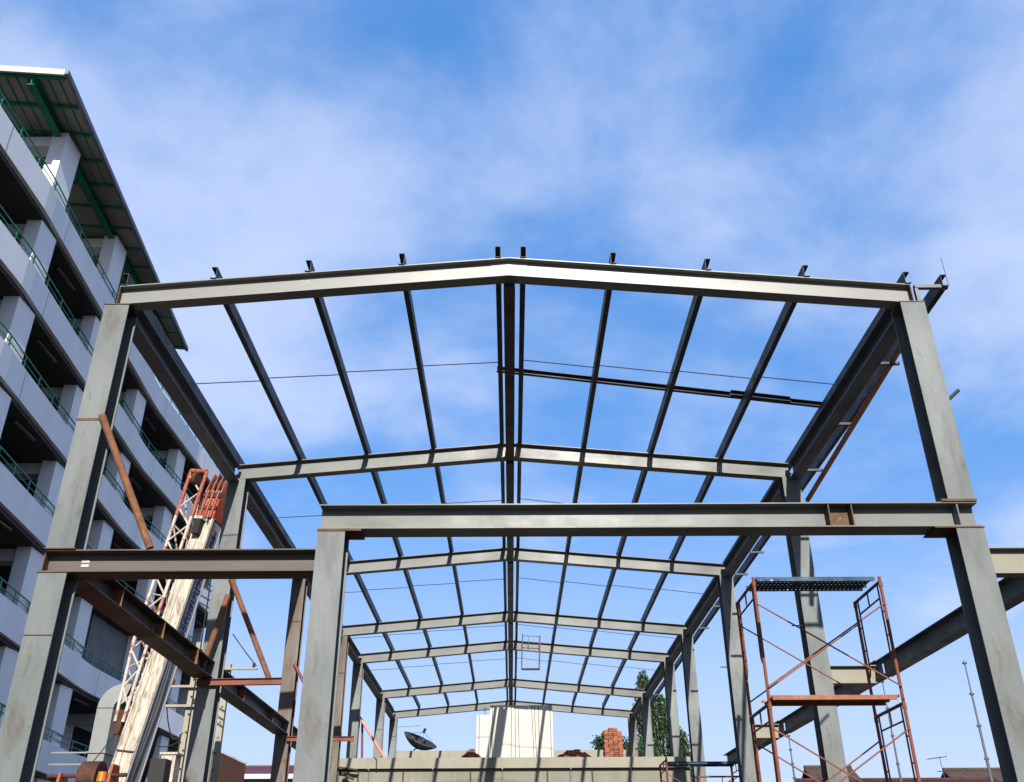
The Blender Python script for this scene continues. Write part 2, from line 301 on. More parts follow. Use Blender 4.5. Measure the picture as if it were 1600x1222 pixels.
c = column(-2.403, YF[0], G, 4.195, M['steel']); plate(-2.585, -2.02, YF[0]-0.012, YF[0]+CD, 4.197, 4.222, parent=c)
# floor beams of the front frame
b = ibeam((-2.58, YF[0]+0.169, 4.396), (5.985, YF[0]+0.169, 4.396), 0.338, 0.334, (0, 1, 0)).build('floor_beam', M['steelrafter'], frame)
b['label'] = 'pale upper floor beam with a rusty splice plate'
plate(4.05, 4.33, YF[0]+0.145, YF[0]+0.1625, 4.26, 4.50, name='splice_plate', parent=b)
for x in (4.04, 4.34, 5.72): plate(x-0.008, x+0.008, YF[0]+0.015, YF[0]+0.1615, 4.246, 4.546, 'weld' if x < 5 else 'steel', name='stiffener', parent=b)
b = ibeam((-6.02, YF[0]+0.184, 3.823), (-2.585, YF[0]+0.184, 3.823), 0.338, 0.292, (0, 1, 0)).build('floor_beam', M['rustbeam'], frame)
b['label'] = 'rust-brown lower floor beam'
plate(-6.035, -6.022, YF[0]+0.05, YF[0]+0.3, 3.70, 3.95, name='end_plate', parent=b)
for zz_ in (3.79, 3.845): MB().box((-5.60, YF[0]+0.172, zz_), (-5.50, YF[0]+0.176, zz_+0.035)).build('paint_mark', M['whitep'], b)
# inner frames
for i in range(1, 7):
    z0 = G if i < 4 else SLAB
    ml = M['rustcol'] if i in (2, 3) else M['steel']
    column(XL[i], YF[i], z0, EB, ml); column(XR[i], YF[i], z0, EB, M['steel'] if i < 6 else M['rustcol'])
# rafters with purlin cleats
def rz(x):                                       # rafter underside height
    a = abs(x-PX)/(5.63); return PB + (EB-PB)*a
for i, y in enumerate(YF):
    yc = y+RB/2
    for s, xe in ((-1, XL[i]-0.02), (1, XR[i]+0.03)):
        p0 = V((xe, yc, rz(xe)+RH/2)); p1 = V((PX, yc, PB+RH/2)); d = (p1-p0).normalized(); up = V((0, -1, 0)).cross(d)
        if up.z < 0: up = -up
        pr = iprof(RB, RH); mb = MB(); n = len(pr)
        vs = []
        for a, bb in pr:
            vs.append(V((xe, yc+a, rz(xe)+RH/2+bb)))
        for a, bb in pr: vs.append(V((PX, yc+a, PB+RH/2+bb)))
        mb.poly(vs, [(k, (k+1) % n, n+(k+1) % n, n+k) for k in range(n)] + [tuple(range(n)), tuple(range(2*n-1, n-1, -1))])
        r_ = mb.build('rafter', M['sheenrafter' if i == 0 else 'steelrafter'], frame)
        if i == 0:
            MB().box((xe-0.01 if s > 0 else xe-0.004, y+0.004, rz(xe)+0.004), (xe+0.004 if s > 0 else xe+0.01, y+RB-0.004, rz(xe)+RH-0.02)).build('end_plate', M['weld'], r_)
    # ridge splice
    if i < 2:
        w = 0.27 if i == 0 else 0.15
        mb = MB(); z = lambda x: rz(x)
        vs = [(PX-w, yc-0.012, z(PX-w)+0.02), (PX, yc-0.012, PB+0.02), (PX+w, yc-0.012, z(PX+w)+0.02), (PX+w, yc-0.012, z(PX+w)+RH-0.02), (PX, yc-0.012, PB+RH-0.02), (PX-w, yc-0.012, z(PX-w)+RH-0.02)]
        vs2 = [(a, b_+0.005, c_) for a, b_, c_ in vs]
        mb.poly(vs+vs2, [(0,1,4,5),(1,2,3,4),(6,11,10,7),(7,10,9,8)]+[(k, (k+1) % 6, 6+(k+1) % 6, 6+k) for k in range(6)])
        mb.build('ridge_plate', mat('pale_ridge_steel', (0.52, 0.515, 0.48), (0.38, 0.375, 0.345), (0.30, 0.29, 0.26), rough=0.4, scale=5, t3=(0.55, 0.6), spec=0.3) if i == 0 else mat('scraped_primer', (0.55, 0.54, 0.5), (0.36, 0.355, 0.32), rough=0.5, scale=6), frame)  # front ridge plate in a paler tone than its rafters
# purlins (lipped channels) on top of the rafters
PURX = [-5.80, -4.50, -3.11, -1.72, -0.275, 0.105, 1.46, 2.87, 4.32, 5.80]
def chan(x, z, y0, y1, h=0.2, w=0.085, t=0.008, lip=0.02, s=1):
    prof = [(0,0),(w,0),(w,lip),(w-t,lip),(w-t,t),(t,t),(t,h-t),(w-t,h-t),(w-t,h-lip),(w,h-lip),(w,h),(0,h)]
    return MB().sweep([((a-w/2)*s, b) for a, b in prof], (x, y0, z), (x, y1, z), (1, 0, 0), (0, 0, 1))
for x in PURX:
    chan(x, rz(x)+RH+0.004, YF[0]-0.02, YF[6]+RB+0.1, s=1 if x > PX else -1).build('purlin', M['purlin'], frame)
chan(6.34, rz(5.9)+RH-0.04, YF[0]-0.02, YF[6]+0.3).build('purlin', M['purlin'], frame)
# outrigger of the right eave
b = MB().box((5.90, YF[0]+0.02, 7.965), (6.40, YF[0]+0.09, 7.985+0.035)).box((5.895, YF[0]+0.03, EB), (5.945, YF[0]+0.09, 7.965)).build('eave_outrigger', M['steel'], frame)
for y in (13.2, 15.4, 17.5, 20.5, 22.6, 24.4, 27.5, 30.0, 33.0, 38.0, 41.0, 44.0):
    MB().box((5.90, y, 7.655), (6.24, y+0.05, 7.70)).build('eave_outrigger', M['purlin'], frame)
MB().tube((6.41, YF[0]+0.03, 8.0), (6.405, YF[0]+0.03, 8.52), 0.004, 5).build('loose_wire_end', M['wire'], frame)
# sag rods in the middle of each bay
for i in range(6):
    ym = (YF[i]+YF[i+1])/2 + (0.0, 0.1, -0.05, 0.2, 0.0, 0.0)[i]
    for a, b in zip(PURX, PURX[1:]):
        if a < -0.2 < b and b < 0.2: continue
        MB().tube((a, ym, rz(a)+RH+0.13), (b, ym+0.02, rz(b)+RH+0.09), 0.010, 5).build('sag_rod', M['purlin'], frame)
# ridge beam and eave beams between the frames
for i in range(6):
    y0, y1 = YF[i]+RB, YF[i+1]
    ibeam((PX, y0+0.004, 8.275), (PX, y1-0.004, 8.275), 0.175, 0.31, (1, 0, 0)).build('ridge_beam', M['rustbeam'], frame)
    y0c = YF[i]+CD+0.003
    ibeam((XL[i]*0.5+XL[i+1]*0.5-0.03, y0c, 7.815), (XL[i]*0.5+XL[i+1]*0.5-0.03, y1-0.004, 7.815), 0.25, 0.32, (1, 0, 0)).build('eave_beam', M['darksteel'], frame)
    ibeam((XR[i]*0.5+XR[i+1]*0.5+0.03, y0c, 7.80), (XR[i]*0.5+XR[i+1]*0.5+0.03, y1-0.004, 7.80), 0.25, 0.32, (1, 0, 0)).build('eave_beam', M['darksteel'], frame)
# floor-level beams along the sides
for i, (y0, y1) in enumerate(((YF[0]+CD+0.006, YF[1]-0.004), (YF[1]+CD+0.004, YF[2]-0.004), (YF[2]+CD+0.004, YF[3]-0.03))):
    x0, x1 = (-5.80, -5.84) if i == 0 else (-5.84, -5.83)
    b = ibeam((x0, y0, 3.84), (x1, y1, 3.84), 0.36, 0.30, (1, 0, 0), 0.018).build('side_floor_beam', M['rustbeam'] if i == 0 else M['darksteel'], frame)
    n = 3 if i == 0 else 2
    for k in range(n):
        y = y0+(y1-y0)*(k+0.75)/(n+0.35)
        MB().box((x0-0.02+0.03, y, 3.71), (x0+0.165, y+0.012, 3.97)).build('stiffener', M['rust'], b)
for i, (ya, yb) in enumerate(((YF[0], YF[1]), (YF[1], YF[2]), (YF[2], YF[3]), (YF[3], YF[3]+3))):
    if i == 3: continue
    ibeam((7.02-0.16*i, ya-(6 if i == 0 else 0), 3.815), (6.90-0.16*i, yb, 3.815), 0.24, 0.31, (1, 0, 0)).build('outer_floor_beam', M['darksteel'], frame)
for i, xe in ((0, 6.97), (1, 6.76), (2, 6.6)):
    x0 = 5.992 if i == 0 else XR[i]+CW/2+0.003
    b = ibeam((x0, YF[i]+0.13, 3.72 if i else 3.785), (xe, YF[i]+0.13, 3.72 if i else 3.785), 0.2, 0.33 if i else 0.345, (0, 1, 0)).build('stub_beam', M['beige'], frame)
    b['label'] = 'beige stub beam'
# small cleats and rods on the right-hand columns
for i, z in ((1, 4.65), (2, 5.3)):
    MB().tube((XR[i]-CW/2-0.22, YF[i]+0.1, z), (XR[i]-CW/2, YF[i]+0.1, z), 0.012, 5).build('fixing_rod', M['wire'], frame)
MB().tube((6.0, YF[0]+0.15, 6.12), (6.21, YF[0]+0.15, 6.30), 0.025, 8).build('fixing_rod', M['wire'], frame)

# ------------------------------------------------------------------ temporary props, channels and loose steel
def prop(name, p0, p1, r, m, label, cat, group=None):
    return tag(MB().tube(p0, p1, r, 10).build(name, M[m]), label, cat, group)
prop('pipe_prop', (-5.66, YF[0]-0.06, 5.85), (-4.70, YF[0]+0.03, 3.985), 0.048, 'rust', 'rusty pipe leaning from front left column down to brown beam', 'steel pipe')
prop('pipe_prop', (-4.80, YF[1]-0.12, 5.60), (-4.62, YF[1]-0.1, 3.70), 0.01, 'rust', 'x', 'x') if False else None
prop('pipe_prop', (-5.58, YF[1]-0.08, 5.62), (-4.61, YF[1]-0.02, 3.685), 0.052, 'rust', 'long rusty pipe slanting down right onto red channel', 'steel pipe')
prop('pipe_prop', (-5.52, YF[1]-0.25, 5.20), (-5.84, YF[1]-0.25, 3.66), 0.055, 'rust', 'short rusty pipe slanting down left to the side floor beam', 'steel pipe')
b = ibeam((-5.93, YF[1]-0.055, 3.60), (-4.36, YF[1]-0.055, 3.62), 0.09, 0.12, (0, 1, 0), 0.009, 0.007).build('steel_channel', M['redox'])
tag(b, 'red oxide steel channel fixed across the second left column', 'steel channel')
b = ibeam((-5.66, YF[2]-0.055, 3.57), (-4.0, YF[2]-0.055, 3.57), 0.09, 0.11, (0, 1, 0), 0.009, 0.007).build('steel_channel', M['redox'])
tag(b, 'red oxide channel passing behind the inner front column', 'steel channel')
prop('pipe_prop', (-5.66, YF[2]-0.06, 5.40), (-4.6, YF[2]-0.02, 3.66), 0.04, 'redox', 'thin red pipe slanting behind the inner front column', 'steel pipe')
prop('pipe_prop', (-5.50, YF[4]-0.05, 5.82), (-4.20, YF[4]+0.3, SLAB), 0.05, 'pinkpipe', 'orange pipe slanting from rear left column to concrete slab', 'steel pipe')
prop('pipe_prop', (-5.47, YF[4]+0.5, 5.80), (-5.36, YF[4]+0.5, SLAB), 0.04, 'redox', 'upright dark red pipe standing beside a rear left column', 'steel pipe')
prop('pipe_prop', (6.13, 12.75, 7.75), (6.10, 18.3, 7.34), 0.05, 'pinkpipe', 'long faded red pipe along the outside of right eave beam', 'steel pipe')
b = chan(0, 0, 0, 6.3, h=0.15, w=0.075); b2 = MB()
def loose(x0, y0, z0, x1, y1, z1, h, m, label):
    p0, p1 = V((x0, y0, z0)), V((x1, y1, z1)); d = (p1-p0).normalized(); side = V((d.y, -d.x, 0)).normalized(); up = d.cross(side)
    if up.z < 0: up = -up
    w, t = 0.08, 0.008
    prof = [(0,0),(w,0),(w,t),(t,t),(t,h-t),(w,h-t),(w,h),(0,h)]
    return tag(MB().sweep(prof, p0, p1, side, up).build('loose_purlin', M[m]), label, 'steel purlin')
zt = RH+0.212
loose(-0.35, 15.3, rz(0.1)+zt, 5.95, 15.9, rz(5.8)+zt+0.01, 0.10, 'purlin', 'long loose purlin laid across the roof right of the ridge')
loose(4.05, 15.6, rz(4.3)+zt, 5.2, 15.74, rz(5.2)+zt+0.0, 0.10, 'purlin', 'short loose purlin laid beside the right eave')
# welded cradle hanging below the ridge
t = thing('hanging_cradle', (0.6, 34.8, 7.42), 'small rusty welding cradle hanging from the roof steel right of ridge', 'cradle')
MB().tube((0.335, 34.86, 8.72), (0.285, 34.86, 7.43), 0.022, 6).build('side_rail', M['aerial'], t)
MB().tube((0.975, 34.86, 8.66), (0.925, 34.86, 7.40), 0.026, 6).build('side_rail', M['rust'], t)
for zc, r_ in ((8.66, 0.012), (8.36, 0.012), (8.10, 0.012)): MB().tube((0.33, 34.86, zc), (0.96, 34.86, zc-0.04), r_, 5).build('rung', M['aerial'], t)
MB().tube((0.55, 34.86, 8.64), (0.55, 34.86, 8.10), 0.010, 5).build('rung', M['aerial'], t)
MB().box((0.30, 34.80, 7.42), (0.94, 34.94, 7.47)).build('foot_board', M['trunk'], t)

# ------------------------------------------------------------------ scaffold towers
def scaffold(x0, x1, y0, y1, tops, tier, label, zmin, blue=True):
    t = thing('scaffold_tower', ((x0+x1)/2, (y0+y1)/2, G), label, 'scaffold')
    r = 0.0235
    for k, zt in enumerate(tops):
        zb = max(zt-tier, zmin)
        for x, sx in ((x0, 1), (x1, -1)):
            fr = MB()
            fr.tube((x, y0, zb), (x, y0, zt+0.05), r, 10); fr.tube((x, y1, zb), (x, y1, zt), r, 10); fr.tube((x, y0, zt-0.02), (x, y1, zt-0.02), r, 10)
            f = fr.build('scaffold_frame', M['scaf'], t)
            ld = MB(); q = 0.13; low = max(zb, zt-1.22)
            for ya, s in ((y0, 1), (y1, -1)):
                yi = ya+s*q
                ld.tube((x, yi, zt-0.02), (x, yi, low+0.12), 0.014, 8); ld.path([(x, yi, low+0.12), (x, yi-s*0.05, low+0.03), (x, ya, low)], 0.014, 8)
                for zr in (zt-0.45, zt-0.8): 
                    if zr > low: ld.tube((x, ya, zr), (x, yi, zr), 0.011, 6)
            ld.tube((x, y0+q, zt-0.24), (x, y1-q, zt-0.24), 0.014, 8)
            ld.tube((x, (y0+y1)/2, zt-0.24), (x, (y0+y1)/2, zt-0.02), 0.012, 6)
            ld.build('ladder_rails', M['scaf'], f)
            for ya in (y0, y1): MB().tube((x, ya, zt-0.10), (x, ya, zt-0.02), r+0.006, 10).build('coupling', M['scaf'], f)
        for y, o in ((y0-0.03, 0), (y1+0.03, 0)):
            MB().tube((x0, y, zt-0.36), (x1, y-0.02, zb+0.2), 0.0115, 7).build('cross_brace', M['scaf'], t)
            MB().tube((x0, y-0.025, zb+0.2), (x1, y-0.025, zt-0.36), 0.0115, 7).build('cross_brace', M['scaf'], t)
    for x in (x0, x1):
        for y in (y0, y1):
            zb = max(tops[-1]-tier, zmin)
            MB().tube((x, y, G), (x, y, zb), 0.017, 8).box((x-0.07, y-0.07, G), (x+0.07, y+0.07, G+0.01)).build('base_jack', M['rust'], t)
    return t
def plank(x0, x1, y0, y1, z, mside, mdeck, label, cat='plank'):
    t = thing('scaffold_plank', ((x0+x1)/2, (y0+y1)/2, z), label, cat)
    e = MB()
    for y in (y0, y1-0.035): e.box((x0, y, z-0.05), (x1, y+0.035, z+0.012))
    e.build('edge_channel', M[mside], t)
    MB().box((x0, y0+0.036, z-0.012), (x1, y1-0.036, z-0.004)).build('deck', M[mdeck], t)
    h = MB()
    for x, s in ((x0, -1), (x1, 1)):
        for y in (y0+0.06, y1-0.06):
            h.box((min(x, x+s*0.05), y-0.02, z-0.012), (max(x, x+s*0.05), y+0.02, z+0.02))
    h.build('hook', M[mside], t)
    return t
ZT = 4.21
scaffold(3.53, 5.42, 13.7, 14.86, [ZT, ZT-1.755, ZT-3.51], 1.755, 'tall orange scaffold tower with crossed braces inside the right bay', G+0.5)
plank(3.60, 5.36, 13.76, 14.30, ZT+0.06, 'plankblue', 'deckblue', 'punched blue metal plank across the top of the tall scaffold')
plank(3.60, 5.36, 13.74, 14.24, ZT-1.755+0.09, 'plankor', 'plankor', 'orange platform halfway up the tall orange scaffold')
t2 = scaffold(3.86, 5.75, 25.6, 26.75, [3.2, 1.445], 1.755, 'low orange scaffold standing before the concrete wall', G)
plank(3.92, 5.70, 25.66, 26.2, 3.13, 'plankblue', 'deckblue', 'blue paint-splashed plank on the low scaffold by the concrete wall')
tag(MB().tube((4.6, 25.4, 2.75), (5.85, 25.4, 2.75), 0.022, 8).tube((4.62, 25.4, 2.0), (4.62, 25.4, 2.75), 0.018, 8).tube((5.2, 25.4, 2.0), (5.2, 25.4, 2.75), 0.012, 6).tube((4.62, 25.4, 2.0), (5.85, 25.4, 2.0), 0.018, 8)
    .tube((4.62, 25.4, G), (4.62, 25.4, 2.0), 0.018, 8).tube((5.85, 25.4, G), (5.85, 25.4, 2.75), 0.018, 8).build('guard_frame', M['scaf']), 'orange tube guard frame standing before the low scaffold', 'guard frame')

# ------------------------------------------------------------------ concrete building behind
cb = thing('concrete_building', (0, 39, G), 'raw concrete storey that the rear steel columns stand on', 'building')
MB().box((-5.62, 31.30, 3.67), (5.50, 47.2, SLAB)).build('slab', M['conc'], cb)
w = MB().box((-5.60, 31.46, G), (5.48, 31.66, 3.66)).build('front_wall', M['concwall'], cb)
MB().box((-5.60, 46.98, G), (5.48, 47.18, 3.66)).box((-5.6, 31.67, G), (-5.4, 46.97, 3.66)).box((5.28, 31.67, G), (5.48, 46.97, 3.66)).build('side_wall', M['concwall'], cb)
MB().box((-5.5, 46.92, SLAB+0.002), (5.5, 47.12, 6.28)).build('rear_parapet', M['conc'], cb)
for x in (-4.55, -2.55, -0.38, 1.75, 3.62): MB().tube((x, 31.40, 2.2), (x, 31.40, 3.60), 0.02, 6).tube((x, 31.40, 3.6), (x, 31.28, 3.65), 0.02, 6).build('conduit', M['galv'], cb)
for x in (-4.9, -3.5, -1.4, 1.0, 2.4): MB().box((x, 31.43, 3.25+0.04*(x % 1)), (x+0.05, 31.455, 3.6)).box((x-0.06, 31.43, 3.22), (x+0.12, 31.455, 3.25)).build('formwork_stain', M['trunk'], cb)
MB().tube((-4.30, 31.27, 3.67), (-4.30, 31.27, 3.92), 0.02, 6).tube((-4.3, 31.27, 3.92), (-4.4, 31.33, 4.0), 0.02, 6).build('conduit', M['trunk'], cb)
tag(MB().obox((-5.62, 31.1, 3.70), (0.75, 0, -0.10), (0, 0.12, 0), (0.02, 0, 0.04)).obox((-5.35, 31.1, 3.5), (0.36, 0, -0.2), (0, 0.08, 0), (0.05, 0, 0.07)).build('timber_offcut', M['trunk']), 'broken timber scraps jammed at the left end of concrete slab', 'timber')

# wall panels stacked upright on the slab
def panel(x0, x1, y, z1, label, joints):
    t = thing('wall_panel', ((x0+x1)/2, y, SLAB), label, 'wall panel', 'white panels upright on the slab')
    MB().box((x0, y, SLAB), (x1, y+0.09, z1)).build('board', M['panel'], t)
    for xa, xb in joints:
        mb = MB(); mb.obox((xa, y-0.006, SLAB+0.01), (0.022, 0, 0), (0, 0.004, 0), (xb-xa, 0, z1-SLAB-0.02)); mb.build('joint', M['joint'], t)
panel(-0.85, -0.01, 34.9, 6.19, 'tall cream panel just left of the ridge line', [(-0.78, -0.78), (-0.12, -0.10)])
panel(0.0, 0.52, 34.93, 6.185, 'narrow tall cream panel in the middle of the panel row', [(0.04, 0.03), (0.18, 0.14)])
panel(0.53, 1.375, 34.9, 6.19, 'tall cream panel at the right end of the panel row', [(0.70, 0.62), (0.78, 0.72), (0.88, 0.86), (1.30, 1.27)])
panel(-1.31, -0.86, 34.5, 5.80, 'shorter cream panel at the left end of the panel row', [(-1.23, -1.23)])
tag(MB().tube((-1.02, 34.55, 5.80), (-1.02, 34.55, 5.95), 0.012, 6).path([V((-1.02+0.05*math.cos(a), 34.55, 6.0+0.06*math.sin(a))) for a in [k*math.pi/4 for k in range(9)]], 0.01, 5).build('lifting_eye', M['wire']), 'small wire lifting eye standing on the shorter cream panel', 'lifting eye')

# bricks
def brick_mesh(items):
    mb = MB()
    for (x, y, z), rz_, rx_ in items:
        m_ = Matrix.Rotation(rz_, 3, 'Z') @ Matrix.Rotation(rx_, 3, 'X')
        mb.obox(V((x, y, z))-m_ @ V((0.07, 0.033, 0.0)), m_ @ V((0.14, 0, 0)), m_ @ V((0, 0.066, 0)), m_ @ V((0, 0, 0.054)))
    return mb
it = []
for lv in range(17):
    for a in range(4):
        for b_ in range(8):
            if lv == 16 and (a in (0, 3) or b_ > 5): continue
            if lv == 15 and a == 3 and b_ < 3: continue
            it.append(((3.03+a*0.155+random.uniform(-.012, .012)+(0.012 if lv % 3 == 0 else 0), 32.7+b_*0.075+random.uniform(-.008, .008), SLAB+lv*0.064), random.uniform(-.05, .05), 0))
tag(brick_mesh(it).build('brick_stack', M['brick']), 'tall neat stack of red hollow bricks on the slab', 'bricks')
def pile(cx, cy, wx, hz, n, label, kind_heap=0.0):
    it = []
    for k in range(n):
        a, rr = random.uniform(0, 2*math.pi), math.sqrt(random.random())
        h = (1-rr**1.3)*hz*random.uniform(0.75, 1.0)
        it.append(((cx+math.cos(a)*rr*wx, cy+math.sin(a)*rr*0.5, SLAB+max(0.0, h)), random.uniform(0, 3.1), random.uniform(-.7, .7)))
    for k in range(n//2):
        a, rr = random.uniform(0, 2*math.pi), math.sqrt(random.random())
        it.append(((cx+math.cos(a)*rr*wx, cy+math.sin(a)*rr*0.5, SLAB+random.uniform(0, max(0.01, (1-rr)*hz*0.6))), random.uniform(0, 3.1), random.uniform(-.3, .3)))
    tag(brick_mesh(it).build('brick_pile', M['brick']), label, 'bricks')
pile(1.95, 32.4, 0.68, 0.36, 170, 'low heap of tumbled red bricks between panels and stack')
pile(-1.42, 32.9, 0.40, 0.44, 150, 'red brick heap against the left end of the panels')
tag(MB().box((3.75, 33.2, SLAB+0.0), (4.5, 33.32, SLAB+0.06)).box((3.8, 33.0, SLAB+0.06), (3.9, 33.6, SLAB+0.12)).box((4.3, 33.0, SLAB+0.06), (4.4, 33.6, SLAB+0.12)).box((3.72, 33.15, SLAB+0.12), (4.55, 33.4, SLAB+0.16)).build('timber_trestle', M['brick']), 'low reddish timber trestle right of the brick stack', 'trestle')

# satellite dish on the rear parapet
def dish():
    t = thing('satellite_dish', (-4.7, 47.03, 6.28), 'dark mesh satellite dish tilted upward behind the concrete parapet', 'satellite dish')
    c = V((-4.55, 47.5, 6.60)); axis = V((0.40, -0.25, 0.86)).normalized(); a = axis.cross(V((0, 1, 0))).normalized(); b_ = axis.cross(a)
    Rr = 0.86; mb = MB(); nr, na = 6, 32; vs = []
    for i in range(nr+1):
        r_ = Rr*i/nr
        for k in range(na):
            an = 2*math.pi*k/na; vs.append(c+axis*(0.42*(r_/Rr)**2-0.16)+(a*math.cos(an)+b_*math.sin(an))*r_)
    fs = [(i*na+k, i*na+(k+1) % na, (i+1)*na+(k+1) % na, (i+1)*na+k) for i in range(nr) for k in range(na)]
    mb.poly(vs, fs)
    o = mb.build('reflector', M['dish'], t, smooth=True); mo = o.modifiers.new('s', 'SOLIDIFY'); mo.thickness = 0.012
    rb = MB()
    for k in range(0, na, 4):
        an = 2*math.pi*k/na
        pts = [c+axis*(0.42*(q)**2-0.13)+(a*math.cos(an)+b_*math.sin(an))*Rr*q for q in (0, .25, .5, .75, 1)]
        rb.path(pts, 0.008, 4)
    rb.path([c+axis*0.27+(a*math.cos(2*math.pi*k/24)+b_*math.sin(2*math.pi*k/24))*Rr for k in range(25)], 0.014, 5)
    rb.build('ribs', M['aerial'], t)
    fp = c+axis*0.66
    st = MB()
    for k in range(4):
        an = 2*math.pi*k/4+0.4; st.tube(c+axis*0.26+(a*math.cos(an)+b_*math.sin(an))*Rr*0.97, fp, 0.009, 5)
    st.build('feed_strut', M['aerial'], t)
    MB().tube(fp-axis*0.04, fp+axis*0.17, 0.07, 12).build('feed_horn', M['dish'], t)
    MB().tube((-4.68, 47.03, 6.28), (-4.68, 47.03, 6.36), 0.04, 8).tube((-4.68, 47.03, 6.34), c-axis*0.15, 0.03, 8).build('mount', M['dish'], t)
dish()

# small yagi aerial on the rear left column
t = thing('tv_aerial', (-5.4, 46.85, 6.9), 'thin television aerial fixed to the rearmost left column', 'aerial')
MB().tube((-5.55, 46.85, 7.33), (-4.35, 46.85, 7.40), 0.009, 5).build('boom', M['aerial'], t)
e_ = MB()
for k in range(5): e_.tube((-5.35+k*0.2, 46.6, 7.345), (-5.35+k*0.2, 47.1, 7.345), 0.006, 4)
e_.build('elements', M['aerial'], t)

# ------------------------------------------------------------------ office building with balconies
bl = thing('office_building', (-22, 30, G), 'white multi-storey building with green balcony railings and open galleries', 'building')
PZ = [21.07, 18.03, 14.96, 11.78, 8.45, 5.15, 1.95]
XC = [-16.35, -16.45, -16.6, -16.75, -17.0, -17.1, -17.2]
XN = -15.35
def face_x(k, y):
    def sm(a, b, t): t = max(0, min(1, t)); t = t*t*(3-2*t); return a+(b-a)*t
    if y < 24.2: return XN
    if y < 38.5:
        u = (y-24.2)/(38.5-24.2)
        return XN+(XC[k]-XN)*(u if u > 0.06 else u*u/0.06*0.97)
    return sm(XC[k], XC[k]+0.06, (y-38.5)/6)
YS = [4, 12, 18, 23.4, 24.2, 24.8, 25.6, 28, 31, 34, 36.5, 38, 38.7, 40, 42, 44.5, 48, 53.5]
BAND, SLABT = 1.02, 0.22
CY = [6.6, 12.6, 18.6, 24.62, 30.4, 36.3, 42.5, 48.6]
for k, zp in enumerate(PZ):
    mb = MB(); n = len(YS)
    vs = []
    for y in YS:
        x = face_x(k, y); vs += [(x, y, zp-BAND), (x, y, zp), (x-0.15, y, zp), (x-0.15, y, zp-BAND)]
    fs = []
    for i in range(n-1):
        for j in range(4): fs.append((4*i+j, 4*i+(j+1) % 4, 4*i+4+(j+1) % 4, 4*i+4+j))
    fs += [(0,1,2,3), (4*n-1, 4*n-2, 4*n-3, 4*n-4)]
    mb.poly(vs, fs); p_ = mb.build('parapet', M['bwhite'], bl)
    jo = MB()
    for y in (21.5, 26.0, 33.4, 39.4, 45.5):
        x = face_x(k, y); jo.box((x-0.002, y, zp-BAND+0.01), (x+0.004, y+0.018, zp-0.005))
    jo.build('joint_line', M['bdark'], p_)
    # slab with a recessed edge beam
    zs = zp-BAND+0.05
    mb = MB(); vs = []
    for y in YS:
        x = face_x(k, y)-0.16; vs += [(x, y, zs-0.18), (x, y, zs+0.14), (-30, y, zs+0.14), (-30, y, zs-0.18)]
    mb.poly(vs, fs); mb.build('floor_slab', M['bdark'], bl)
    # columns and cross beams from this floor up to the next slab
    if k == 0: ztop = 23.78
    else: ztop = PZ[k-1]-BAND-0.135
    zbot = zs+0.145
    for y in CY:
        if k == 0 and y > 39: continue
        x = face_x(k, y)-0.20
        if k and abs(face_x(k, y)-face_x(k-1, y)) > 0.1: x = min(x, face_x(k-1, y)-0.2)
        c_ = MB().box((x-0.5, y, zbot), (x, y+1.1, ztop)).build('column', M['bwhite'], bl)
        MB().box((x-5.5, y+0.2, ztop-0.42), (x-0.501, y+0.75, ztop-0.002)).build('beam', M['bwhite'] if True else None, c_)
        if k:
            MB().box((x-0.62, y+2.6, ztop-0.09), (x-0.52, y+4.0, ztop-0.03)).build('ceiling_light', M['tube'], bl)
    # railing
    rl = MB(); pts = [V((face_x(k, y)-0.06, y, zp)) for y in YS if y >= 10]
    for dz, r_ in ((0.21, 0.018), (0.43, 0.026)):
        rl.path([p+V((0, 0, dz)) for p in pts], r_, 6)
    y = 10.5
    while y < 53:
        x = face_x(k, y)-0.06; rl.box((x-0.012, y-0.03, zp), (x+0.012, y+0.03, zp+0.43)); y += 1.28
    r_ = rl.build('railing', M['green'], bl)
    # inner wall with dark openings
    if k < 1: continue
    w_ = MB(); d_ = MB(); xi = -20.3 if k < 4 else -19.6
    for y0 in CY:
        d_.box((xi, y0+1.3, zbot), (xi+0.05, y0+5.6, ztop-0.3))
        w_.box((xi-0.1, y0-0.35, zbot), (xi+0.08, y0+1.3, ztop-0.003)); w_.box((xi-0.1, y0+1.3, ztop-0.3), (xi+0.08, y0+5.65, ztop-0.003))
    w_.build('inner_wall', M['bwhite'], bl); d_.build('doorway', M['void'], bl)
# end walls, rear wall
MB().box((-30.2, 3.7, G), (-15.5, 3.98, 20.0)).box((-30.2, 53.52, G), (-17.7, 53.7, 20.0)).box((-30.4, 3.7, G), (-30.22, 53.7, 20)).build('end_wall', M['bwhite'], bl)
# louvred screen
ls = MB()
for y in [38.6+0.16*k for k in range(46)]:
    x = face_x(4, y)-0.42; ls.box((x, y, PZ[4]-0.9), (x+0.05, y+0.10, PZ[3]-1.2))
ls.box((face_x(4, 40)-0.55, 38.6, PZ[4]-0.9), (face_x(4, 40)-0.49, 46, PZ[3]-1.2)); ls.build('louvre_screen', M['louver'], bl)
ls = MB()
for y in [46+0.16*k for k in range(40)]:
    x = face_x(6, y)-0.5; ls.box((x, y, PZ[6]-0.9), (x+0.05, y+0.10, PZ[6]+0.9))
ls.build('louvre_screen', M['louver'], bl)
